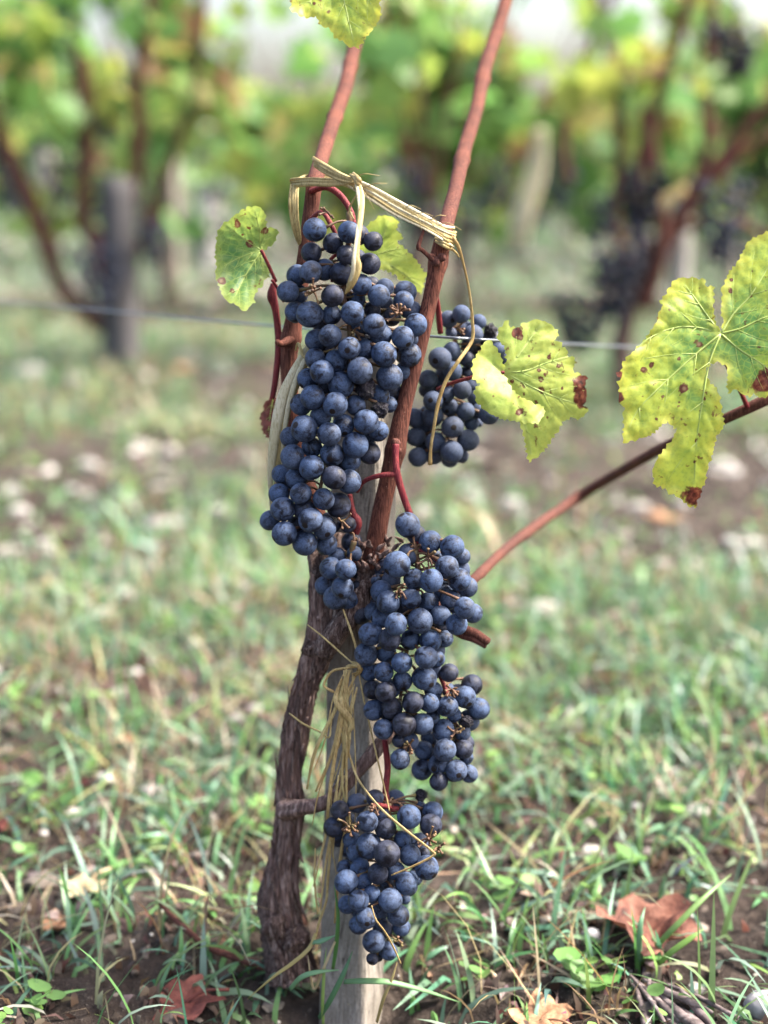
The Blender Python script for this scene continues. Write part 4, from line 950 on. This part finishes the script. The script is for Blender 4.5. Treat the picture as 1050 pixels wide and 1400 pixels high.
# ------------------------------------------------------------------ straw tie lower down on the stake
st_ = empty('straw_tie', P(488, 914, -.022), 'loose knot of dry straw hanging down the front of the stake', 'straw tie')
F = -.022
LO = [[(420, 854, -.018), (438, 868, F), (453, 881, F), (472, 898, F), (489, 912, -.028)], [(469, 833, -.02), (478, 858, -.024), (486, 884, -.026), (490, 912, -.028)],
      [(489, 912, -.026), (470, 914, -.026), (453, 919, F), (443, 936, F), (452, 944, F), (467, 950, F)],
      [(395, 975, -.01), (415, 990, -.016), (436, 1000, -.018), (450, 1008, F), (454, 980, F), (470, 930, F)],
      [(490, 918, -.028), (497, 955, -.026), (505, 990, -.026), (514, 1030, -.03), (526, 1080, -.035), (532, 1108, -.045)],
      [(470, 1008, F), (480, 1040, F), (491, 1068, -.03), (518, 1103, -.058), (556, 1136, -.064), (590, 1163, -.064), (592, 1170, -.064), (566, 1184, -.064), (535, 1197, -.062)],
      [(452, 1150, -.02), (448, 1200, -.018), (446, 1232, -.018), (436, 1262, -.018), (432, 1282, -.018)], [(431, 1160, -.016), (430, 1205, -.016), (434, 1250, -.016)],
      [(508, 1238, -.062), (514, 1258, -.064), (526, 1274, -.064), (538, 1296, -.06), (548, 1318, -.055)]]
for k, l in enumerate(LO): strand(l, [2.2, 3, 3.4, 2.6][k % 4], st_, 'straw' if k % 3 else 'raffia', seed=200 + k, twist=random.Random(k).uniform(-.8, .8))
for k in range(15):
    r = random.Random(300 + k); x0 = r.uniform(470, 492); x1 = r.gauss(460, 24); y1 = r.uniform(1010, 1165); y0 = r.uniform(908, 940)
    m1 = (x0 * .65 + x1 * .35 + r.gauss(0, 6)); m2 = x0 * .3 + x1 * .7 + r.gauss(0, 7)
    strand([(x0, y0, F - .004), (m1, y0 + (y1 - y0) * .3, F - .003), (m2, y0 + (y1 - y0) * .68, F + .0), (x1, y1, F + .003)], r.choice([1.4, 1.8, 2.2, 3, 5]), st_, r.choice(['straw', 'straw', 'raffia']), seed=330 + k, twist=r.uniform(-1.2, 1.2), jit=2)
for k in range(4):
    a = k * .9
    strand([(478 + 4 * math.cos(a), 904 + k * 2, F), (488, 908 + k * 1.5, -.032), (493, 916 + k, -.030), (482, 922 + 2 * k, F - .002)], [2, 4, 4, 2], st_, 'straw', seed=370 + k, twist=.5, jit=1.5)
for k in range(9):
    r = random.Random(500 + k); x = r.uniform(434, 474); y0 = r.uniform(960, 1120); y1 = y0 + r.uniform(90, 190); d = r.gauss(-6, 12)
    strand([(x + 12, y0, F), (x + 5, y0 + (y1 - y0) * .3, F + .002), (x + d * .5, y0 + (y1 - y0) * .65, F + .003), (x + d, min(y1, 1300), F + .004)], r.choice([1.6, 2.2, 3.2, 4.5]), st_, r.choice(['straw', 'raffia']), seed=540 + k, twist=r.uniform(-1.2, 1.2), jit=3)
for k in range(2):
    r = random.Random(400 + k)
    strand([(470 + 5 * k, 925, F), (462 + 4 * k, 960 + 4 * k, F - .004), (478 + k, 990, F - .004), (466, 1010 + 5 * k, F)], [3, 7, 7, 3], st_, 'straw', seed=410 + k, twist=r.uniform(-1, 1), jit=3)

# ------------------------------------------------------------------ trellis wire of this row
wp = [(-900, 330, .75), (-200, 395, .55), (100, 421, .40), (365, 445, .16), (590, 460, .012), (640, 463, .006), (690, 466, .02), (850, 474, .28), (1050, 484, .45), (1300, 496, .5), (2100, 535, .75)]
a_ = np.array(wp, float); wv, wf = tube(P(a_[:, 0], a_[:, 1], a_[:, 2]), np.full((len(wp), 1), .0008), 8, 10)
o = MB().add(wv, wf).build('trellis_wire', M['wire'], None, True, origin=P(640, 464, .006))
tag(o, 'thin dark trellis wire crossing behind the right cane', 'wire')

# ------------------------------------------------------------------ things lying at the foot of the vine
def fallen(px, py, w, h, mat, label, seed, curl=.5, rot=0, lift=.004, group=None):
    q = G(px, py); q[2] = float(height(q[0], q[1])) + lift; z = np.linalg.norm(q - CAM); s = w / FPX * z * .55
    asp = h / w / math.sin(math.radians(30)) * .62
    n = 28; rr = np.linspace(0, 1, 7); th = np.linspace(0, 2 * math.pi, n, endpoint=False)
    lobe = .80 + .13 * np.cos(5 * (th - .3)) * (np.abs(th - math.pi) < 2.7) + .06 * np.cos(23 * th + seed) + .05 * np.sin(9 * th + seed)
    V = [(0, 0)]; 
    for a in rr[1:]: V += [(a * l * math.cos(t), a * l * math.sin(t)) for t, l in zip(th, lobe)]
    V = np.array(V); f = [(0, 1 + k, 1 + (k + 1) % n) for k in range(n)]
    for i in range(5): f += [(1 + i * n + k, 1 + (i + 1) * n + k, 1 + (i + 1) * n + (k + 1) % n, 1 + i * n + (k + 1) % n) for k in range(n)]
    r2 = (V ** 2).sum(1); zz = curl * .55 * np.abs(V[:, 0]) ** 1.7 * (1 + .5 * np.sin(V[:, 1] * 2 + seed)) + .42 * curl * fbm(V[:, 0] * 1.8 + seed, V[:, 1] * 1.8, 1.1, 3) + .25 * curl * np.clip(V[:, 1], 0, 1) ** 2
    v = np.stack([V[:, 0], V[:, 1] * asp, zz - zz.min()], -1) * s
    c, s_ = math.cos(rot), math.sin(rot); v = np.stack([v[:, 0] * c - v[:, 1] * s_, v[:, 0] * s_ + v[:, 1] * c, v[:, 2]], -1)
    root = MB().add(v + q, f).build('fallen_leaf', M[mat], None, True, origin=q)
    tag(root, label, 'fallen leaf', group)
    d = np.array([math.cos(rot + 4.4), math.sin(rot + 4.4), 0]); b0 = q + np.array([0, 0, .002])
    MB().add(*tube([b0, b0 + d * s * .5 + [0, 0, .006], b0 + d * s * 1.1 + [0, 0, .004]], [.0009, .0008, .0012], 6, 4)).build('petiole', M[mat], root)
fallen(888, 1295, 135, 105, 'dry_brown', 'crumpled red-brown dead leaf on bare soil at lower right', 1, .75, .4)
fallen(738, 1392, 110, 66, 'dry_tan', 'orange-tan dead leaf at the bottom edge', 2, .35, 1.2)
fallen(252, 1358, 96, 84, 'dry_red', 'smooth dark red dead leaf under grass at lower left', 3, .35, 2.2)
fallen(345, 1392, 70, 44, 'dry_brown', 'small brown dead leaf at the foot of the trunk', 4, .5, .2)
fallen(4, 1128, 34, 50, 'dry_red', 'dark red dead leaf at the left edge', 5, .5, .7)
fallen(118, 1222, 80, 50, 'dry_yellow', 'pale straw-coloured dead leaf in the grass left of the trunk', 6, .5, 2.9)
fallen(80, 1258, 50, 34, 'dry_tan', 'orange-edged dead leaf touching the pale straw-coloured one', 7, .5, 1.9)
fallen(172, 1020, 30, 20, 'dry_tan', 'small pink-tan dead leaf in the grass left of the trunk bend', 8, .4, .9)
fallen(905, 715, 60, 30, 'dry_tan', 'blurred orange dead leaf below the large yellow-green leaf', 9, .4, 2.0)
fallen(250, 510, 44, 22, 'dry_tan', 'blurred orange dead leaf far behind the left side of the vine', 10, .4, .5)
fallen(350, 595, 50, 26, 'dry_red', 'blurred dark red dead leaf behind the bleached raffia', 11, .4, 1.5)
fallen(905, 800, 56, 24, 'dry_brown', 'blurred brown dead leaf in the grass right of the vine', 12, .5, .1)
# dry prunings at lower right
dp = empty('dry_pruning', G(930, 1365), 'bundle of grey-purple dry prunings at the bottom edge right of the tan leaf', 'prunings')
for k, l in enumerate([[(862, 1322), (880, 1345), (900, 1372), (930, 1400)], [(880, 1322), (905, 1348), (935, 1360), (975, 1372)], [(900, 1345), (930, 1372), (960, 1390), (1000, 1400)], [(888, 1330), (890, 1352), (915, 1385)], [(868, 1326), (905, 1362), (945, 1380), (990, 1388)],
                       [(930, 1352), (960, 1368), (990, 1392)], [(905, 1385), (950, 1392), (1005, 1410)], [(880, 1385), (930, 1398), (980, 1420)], [(870, 1340), (884, 1372), (880, 1400)], [(910, 1340), (950, 1356), (1010, 1380)], [(890, 1360), (940, 1366), (985, 1400)], [(865, 1332), (925, 1378), (960, 1405)], [(915, 1360), (945, 1380), (955, 1410)]]):
    a = np.array(l, float); q = G(a[:, 0], a[:, 1], .012); q[:, 2] = height(q[:, 0], q[:, 1]) + .006 + .004 * np.array([random.Random(k * 9 + i).random() for i in range(len(q))])
    MB().add(*tube(q, [[.0008], *[[.0012 + .0009 * (k % 3)]] * (len(q) - 2), [.0009]], 9, 6, twist_bark(.0004, 3, 20, k, .35))).build('twig', M['old_wood'], dp)
# twig poking left from the trunk foot
a = np.array([(375, 1290), (330, 1283), (285, 1278), (250, 1270), (215, 1254)], float); q = G(a[:, 0], a[:, 1], .012); q[:, 2] = height(q[:, 0], q[:, 1]) + [.012, .012, .012, .014, .022]
o = MB().add(*tube(q, [[.0030], [.0022], [.0018], [.0017], [.0011]], 9, 6, twist_bark(.0004, 3, 20, 3, .15))).build('twig', M['cane_far'], None, True, origin=q[0])
tag(o, 'thin dark twig lying left of the trunk foot', 'twig')
# straw and green blades in front of the stake foot
def blade_thing(label, l, w, mat_cols, cat='grass blade', off=-.03):
    p = pts(l, off); n = len(p); wid = np.array([w * s for s in np.interp(np.linspace(0, 1, n), [0, .3, .7, 1], [.8, 1, .8, .1])]) * 4.1e-4
    v, f = ribbon(p, wid.reshape(-1, 1), .0003, 6, face=(0, -.6, .8), curl=.25)
    o = MB().add(v, f, np.array(mat_cols)).build('grass_blade' if cat == 'grass blade' else 'straw', M['grass'], None, True, origin=p[0]); tag(o, label, cat)
blade_thing('long yellow straw slanting from the trunk foot to lower left', [(432, 1276, -.02), (422, 1297, -.026), (398, 1318, -.03), (374, 1335, -.03), (338, 1366, -.024)], 6, (.33, .27, .09), 'straw')
blade_thing('bent pale straw in front of the stake foot', [(458, 1287, -.03), (443, 1322, -.034), (430, 1352, -.03), (424, 1330, -.03), (421, 1306, -.028)], 4, (.40, .32, .17), 'straw')
blade_thing('broad green blade reaching right past the stake foot', [(470, 1342, -.03), (500, 1341, -.036), (535, 1343, -.036), (580, 1354, -.03), (628, 1370, -.02)], 9, (.13, .25, .10))
blade_thing('curved green blade left of the stake foot', [(396, 1352, -.028), (412, 1336, -.034), (433, 1329, -.036), (464, 1326, -.034)], 8, (.15, .28, .13))
blade_thing('short broad blade touching the stake below the straw', [(428, 1288, -.026), (440, 1286, -.032), (458, 1279, -.034)], 9, (.14, .27, .13))
blade_thing('upright green blade against the stake beside the lowest grapes', [(455, 1325, -.02), (460, 1290, -.024), (462, 1250, -.026), (457, 1210, -.026)], 6, (.10, .24, .06))
blade_thing('thin green stalk before the hollow at the stake foot', [(442, 1402, -.03), (441, 1370, -.034), (443, 1330, -.034), (446, 1296, -.03)], 5, (.20, .30, .08))
blade_thing('dark green blade curving up before the stake foot', [(436, 1392, -.03), (452, 1366, -.036), (470, 1330, -.036), (482, 1300, -.03)], 8, (.07, .17, .07))
blade_thing('pale straw standing under the lowest grape tip', [(515, 1398, -.03), (524, 1366, -.036), (535, 1340, -.036), (543, 1316, -.034)], 5, (.36, .29, .12), 'straw')
blade_thing('green blade rising right of the brown dead leaf', [(874, 1318, .03), (920, 1270, .02), (965, 1225, .03), (1000, 1195, .05)], 9, (.15, .26, .07))
blade_thing('short upright blade over the brown dead leaf', [(876, 1316, .02), (874, 1290, .012), (876, 1262, .012), (882, 1240, .02)], 9, (.13, .26, .14))
blade_thing('bright green blade lying over the brown dead leaf', [(900, 1318, .012), (920, 1300, .008), (945, 1282, .008), (962, 1270, .012)], 9, (.17, .30, .06))

# ------------------------------------------------------------------ vines of the rows behind
LV = []
def leaf_template():
    t = np.array([(0, 0), (.10, -.28), (.42, -.30), (.62, .02), (.45, .16), (.70, .52), (.32, .50), (.0, 1.0), (-.32, .50), (-.70, .52), (-.45, .16), (-.62, .02), (-.42, -.30), (-.10, -.28)])
    c = np.array([[0, .18]]); V = np.vstack([c, t]); z = .18 * np.abs(V[:, 0]) - .15 * V[:, 1] ** 2
    n = len(t); return np.hstack([V, z[:, None]]), np.array([(0, 1 + i, 1 + (i + 1) % n) for i in range(n)])
LT, LF = leaf_template()
LCOL = np.array([(.115, .245, .06), (.15, .30, .075), (.21, .35, .085), (.09, .19, .06), (.28, .37, .07), (.36, .39, .08), (.42, .37, .10), (.26, .15, .07)])
def leaves(centres, size, rng, w=(.2, .22, .18, .12, .12, .08, .05, .03)):
    n = len(centres); q = rng.normal(size=(n, 4)); q /= np.linalg.norm(q, axis=1)[:, None]
    a, b, c, d = q.T
    R = np.stack([1 - 2 * (c * c + d * d), 2 * (b * c - a * d), 2 * (b * d + a * c), 2 * (b * c + a * d), 1 - 2 * (b * b + d * d), 2 * (c * d - a * b), 2 * (b * d - a * c), 2 * (c * d + a * b), 1 - 2 * (b * b + c * c)], -1).reshape(n, 3, 3)
    s = rng.uniform(.6, 1.2, n) * size
    v = np.einsum('nij,kj->nki', R, LT) * s[:, None, None] + centres[:, None]
    f = (LF[None] + (np.arange(n) * len(LT))[:, None, None]).reshape(-1, 3)
    w = np.array(w); col = LCOL[rng.choice(len(LCOL), n, p=w / w.sum())] * rng.uniform(.8, 1.25, (n, 1))
    return v.reshape(-1, 3), f, np.repeat(col, len(LT), 0)
b2v, b2f = ico(2)
def far_bunch(c, L, W, label, group=None, seed=0, n=46):
    r = np.random.default_rng(seed); m = MB()
    for k in range(n):
        t = r.uniform(0, 1); w = W * (1 - .65 * t) * math.sqrt(r.uniform(.15, 1)); a = r.uniform(0, 6.28)
        m.add(b2v * r.uniform(.0068, .0082) + np.array([c[0] + w * math.cos(a), c[1] + w * math.sin(a), c[2] - t * L]), b2f)
    root = empty('grape_bunch', c, label, 'grape bunch', group)
    m.build('grapes', M['grape_far'], root)['kind'] = 'stuff'
    MB().add(*tube([np.array(c) + [0, .005, .05], np.array(c) + [0, 0, .02], np.array(c) - [0, 0, L * .7]], [.002, .002, .001], 6, 4)).build('stalk', M['peduncle'], root)
def bt(l, Y):  # px,py,r_px [, dY] -> 3D tube
    a = np.array([(q[0], q[1], q[2], q[3] if len(q) > 3 else 0) for q in l], float); p = np.array([B(q[0], q[1], Y + q[3]) for q in a]); return p, (a[:, 2] * (Y / FPX)).reshape(-1, 1)
def gz(x, y): return float(height(np.array(x), np.array(y)))
def far_vine(x, Y, label, group, seed, near=False, canes=None, trunk=None, nleaf=300, zlo=.45, zhi=1.35, size=.075, holes=None, cap=False, wts=(.18, .22, .2, .10, .15, .1, .07, .08)):
    r = np.random.default_rng(seed); rr = random.Random(seed)
    root = empty('grapevine', (x, Y, gz(x, Y)), label, 'grapevine', group)
    tp = trunk if trunk is not None else [(x, Y, -.02), (x + rr.uniform(-.03, .03), Y, .12), (x + rr.uniform(-.05, .05), Y + .02, .26), (x + rr.uniform(-.04, .04), Y, .36)]
    MB().add(*tube(tp, np.array([[.026], [.019], [.019], [.024]])[:len(tp)], 12, 5, twist_bark(.002, 3, 9, seed, .15))).build('trunk', M['bark'], root)
    top = np.array(tp[-1])
    cl = []
    if canes is None:
        for k in range(rr.randint(4, 6)):
            e = top + np.array([rr.uniform(-.45, .45), rr.uniform(-.12, .12), rr.uniform(.6, .95)])
            cl.append((np.array([top, top * .6 + e * .4 + np.array([rr.uniform(-.06, .06), 0, .06]), e]), np.array([[.0065], [.0055], [.004]])))
    else: cl = canes
    for p, w in cl: MB().add(*tube(p, w, 8, 6)).build('cane', M['cane_far'], root)
    # leaves along the canes and about them
    cs = []
    for k in range(nleaf):
        p, _ = rr.choice(cl) if rr.random() < .55 else (None, None)
        if p is not None:
            t = rr.uniform(.25, 1.0); i = min(len(p) - 2, int(t * (len(p) - 1))); f = t * (len(p) - 1) - i
            q = p[i] * (1 - f) + p[i + 1] * f + np.array([rr.gauss(0, .07), rr.gauss(0, .07), rr.gauss(0, .06)])
        else: q = np.array([x + rr.uniform(-.6, .6), Y + rr.gauss(0, .11), rr.uniform(zlo, zhi)])
        if q[2] < zlo: q[2] = zlo + (zlo - q[2]) * .5
        cs.append(q)
    cs = np.array(cs)
    keep = (pn(cs[:, 0] * 2.1, cs[:, 2] * 2.6, Y * 1.7) > .0) | ((cs[:, 2] < .62) & (pn(cs[:, 0] * 3.1, cs[:, 2] * 3.6, Y * 2.7) > -.15))
    cs = cs[keep]
    if cap: cs = cs[cs[:, 2] < zhi + .16 * pn(cs[:, 0] * 2.3, Y * 1.3, .7)]
    if holes is not None:
        cs = cs[holes(cs)]
    MB().add(*leaves(cs, size, r, wts)).build('foliage', M['foliage'], root)
    return root
def far_stake(x, Y, h, w, label, group=None, mat='post', lean=0.0):
    z = gz(x, Y) - .02; m = MB(); r = random.Random(int(x * 977 + Y * 31))
    p = [(x, Y, z), (x + lean * .5, Y, z + h * .5), (x + lean, Y, z + h)]
    th = np.linspace(0, 2 * math.pi, 17)[:-1]
    v, f = tube(p, [[w], [w], [w * .95]], 8, 6, lambda t, s, R: R * (1 + .18 * np.cos(4 * t)) * (1 + .05 * pn(np.cos(t) * 2, np.sin(t) * 2, s * 20)))
    o = m.add(v, f).build('wooden_stake', M[mat], None, True, origin=p[0]); tag(o, label, 'stake', group)
Y2 = 3.45
# left vine of the next row
bL = B(150, 495, Y2); tl = [tuple(bL[:2]) + (-.02,), tuple(B(152, 430, Y2)), tuple(B(140, 365, Y2)), tuple(B(128, 320, Y2))]
far_vine(bL[0], Y2, 'blurred grapevine with red canes left of the main vine', None, 41, canes=[
    bt([(128, 330, 12), (112, 290, 11), (118, 180, 10), (112, 90, 10), (92, 0, 9), (70, -120, 8)], Y2), bt([(140, 450, 10), (90, 395, 11), (62, 335, 11), (35, 260, 11), (0, 185, 10), (-40, 60, 8)], Y2), bt([(150, 360, 9), (176, 290, 9), (190, 190, 10), (190, 100, 9), (215, -60, 7)], Y2), bt([(150, 420, 8), (205, 300, 6), (265, 120, 6), (280, -60, 6)], Y2)],
    trunk=tl, nleaf=130, zlo=.57, wts=(.1, .2, .2, .06, .2, .16, .12, .08))
far_stake(B(172, 485, Y2)[0], Y2 - .03, .45, .036, 'blurred dark stake beside the left background vine', mat='stake_dark')
far_bunch(B(134, 342, Y2 - .12), .13, .07, 'blurred dark bunch low on the left background vine', seed=1, n=90)
far_bunch(B(205, 305, Y2 - .05), .09, .03, 'blurred small bunch right of the dark background stake', seed=2)
far_bunch(B(146, 148, Y2 - .05), .07, .035, 'blurred bunch high on the left background vine', seed=3)
far_bunch(B(80, 195, Y2 + .1), .14, .05, 'blurred dark bunch between the two red canes at far left', seed=4)
far_bunch(B(15, 210, Y2 + .15), .14, .05, 'blurred dark bunch at the left edge of the picture', seed=5)
# right vine of the next row
Y3 = 2.9
bR = B(856, 560, Y3); tr_ = [tuple(bR[:2]) + (-.02,), tuple(B(850, 470, Y3)), tuple(B(866, 400, Y3)), tuple(B(884, 335, Y3))]
far_vine(bR[0], Y3, 'blurred grapevine with dark bunches and spreading canes right of the main vine', None, 42, canes=[
    bt([(880, 350, 13), (868, 280, 9), (885, 190, 9), (910, 100, 8), (950, -20, 8)], Y3), bt([(884, 370, 13), (930, 300, 11), (970, 240, 9), (1050, 140, 8), (1130, 60, 8)], Y3), bt([(880, 370, 10), (960, 230, 8), (965, 130, 8), (975, -10, 7)], Y3),
    bt([(776, 250, 7), (770, 180, 8), (800, 80, 7), (850, -30, 6)], Y3 + .3), bt([(900, 330, 8), (1000, 220, 6), (1060, 180, 6)], Y3), bt([(868, 390, 9), (840, 300, 6), (850, 180, 6), (830, 60, 6), (800, -60, 5)], Y3 + .05), bt([(880, 420, 12), (905, 340, 10), (900, 250, 8), (880, 150, 7)], Y3 - .03), bt([(870, 400, 9), (920, 320, 7), (1000, 300, 5), (1050, 330, 5)], Y3)],
    trunk=tr_, nleaf=95, zlo=.58, wts=(.1, .2, .2, .06, .2, .16, .12, .08))
far_stake(B(928, 560, Y3)[0], Y3 + .06, .42, .019, 'blurred pale stake beside the right background vine')
for k, (px, py, L, W, lab) in enumerate([(848, 275, .16, .075, 'blurred dark bunch left of the right background trunk'), (878, 232, .10, .055, 'blurred bunch topmost on the right background vine head'), (840, 350, .12, .065, 'blurred bunch hanging lowest beside the right background trunk'),
                                         (988, 250, .14, .06, 'blurred bunch right of the pale background stake'), (1008, 36, .09, .06, 'blurred dark bunch in the upper right corner'), (795, 405, .10, .07, 'blurred dark bunch near the ground above the lime leaf')]):
    far_bunch(B(px, py, Y3 - .12), L, W, lab, seed=20 + k, n=90)
r_ = empty('raffia_tie', B(880, 285, Y3 - .09), 'blurred straw tie across the right background vine', 'raffia tie')
for k in range(3):
    p = np.array([B(826, 312 + 4 * k, Y3 - .09), B(880, 288 + 4 * k, Y3 - .10), B(938, 252 + 4 * k, Y3 - .07)]); MB().add(*ribbon(p, [[.006], [.008], [.006]], .001, 6)).build('strand', M['raffia'], r_)
r_ = empty('raffia_strip', B(735, 175, Y3 + .2), 'blurred pale yellow raffia strip hanging between the background vines', 'raffia strip')
for k in range(3):
    p = np.array([B(735 + 4 * k, 175, Y3 + .2), B(728 + 6 * k, 230, Y3 + .2), B(710 + 7 * k, 290, Y3 + .19), B(700 + 9 * k, 335, Y3 + .19)]); MB().add(*ribbon(p, [[.012], [.022], [.024], [.008]], .001, 6, twist=.3)).build('strand', M['raffia_pale'], r_)
# other vines of that row and the rows beyond
far_vine(1.75, Y2 + .05, 'blurred vine of the next row beyond the right edge', None, 46, nleaf=160, zlo=.55)
far_vine(-1.55, Y2 + .05, 'blurred vine of the next row beyond the left edge', None, 43, nleaf=200, zlo=.55)
far_vine(.08, Y2 + .15, 'blurred leafy vine of the next row right behind the raffia tie', None, 44, nleaf=240, zlo=.50)
gi = 0
for row, (Y, sp, ph, nl) in enumerate([(4.7, 1.0, .3, 620), (7.2, 1.1, .1, 560), (10.0, 1.15, .6, 520)]):
    half = .30 * Y + 1.6; x = -half + ph
    while x < half:
        far_vine(x, Y + random.Random(gi).uniform(-.06, .06), 'blurred green vine in the %s row behind' % ('third', 'fourth', 'fifth')[row], 'vines of the %s row' % ('third', 'fourth', 'fifth')[row], 500 + gi, nleaf=nl, zlo=.24 - .03 * row, zhi=(.96, .90, .85)[row], cap=True, size=.082)
        gi += 1; x += sp * random.Random(gi).uniform(.9, 1.1)
far_stake(B(285, 310, 7.0)[0], 7.0, .62, .05, 'blurred thick pale post left of the main vine')
far_stake(B(520, 290, 8.0)[0], 8.0, .60, .042, 'blurred thin pale post right above the raffia knot')
far_stake(B(62, 300, 7.4)[0], 7.4, .55, .045, 'blurred pale post at far left between the red canes')
for k, (px, Y) in enumerate(((420, 5.6), (600, 5.7), (660, 8.1), (780, 8.2), (370, 8.2), (1000, 5.7), (240, 5.7))):
    far_stake(B(px, 300, Y)[0], Y - .05, .5, .024, 'blurred thin grey stake in the rows behind', 'stakes of the rows behind', mat='stake')

# dark bunches in the fruit zone of the rows behind
for k in range(40):
    r = random.Random(900 + k); Y = (Y2 + .12, 4.7, 4.7, 7.2)[k % 4]; x = r.uniform(-1, 1) * (.27 * Y)
    far_bunch((x, Y - .08, r.uniform(.34, .50)), r.uniform(.10, .16), .055, 'blurred dark bunch in the fruit zone of the rows behind', 'bunches of the rows behind', 60 + k, 34)
# rows too far off to tell apart
m = MB(); rg_ = np.random.default_rng(77)
for Y in (14, 17, 20.5, 25, 30, 36):
    n = int(420 * (Y / 14) ** .5) * 3; x = rg_.uniform(-1, 1, n) * (.34 * Y + 1)
    z = rg_.uniform(.12, .98, n); m.add(*leaves(np.stack([x, Y + rg_.normal(0, .15, n), z], -1), .11 * (Y / 14) ** .5, rg_))
tag(m.build('far_vine_rows', M['foliage']), 'hazy green mass of distant vine rows', 'vine rows', None, 'stuff')
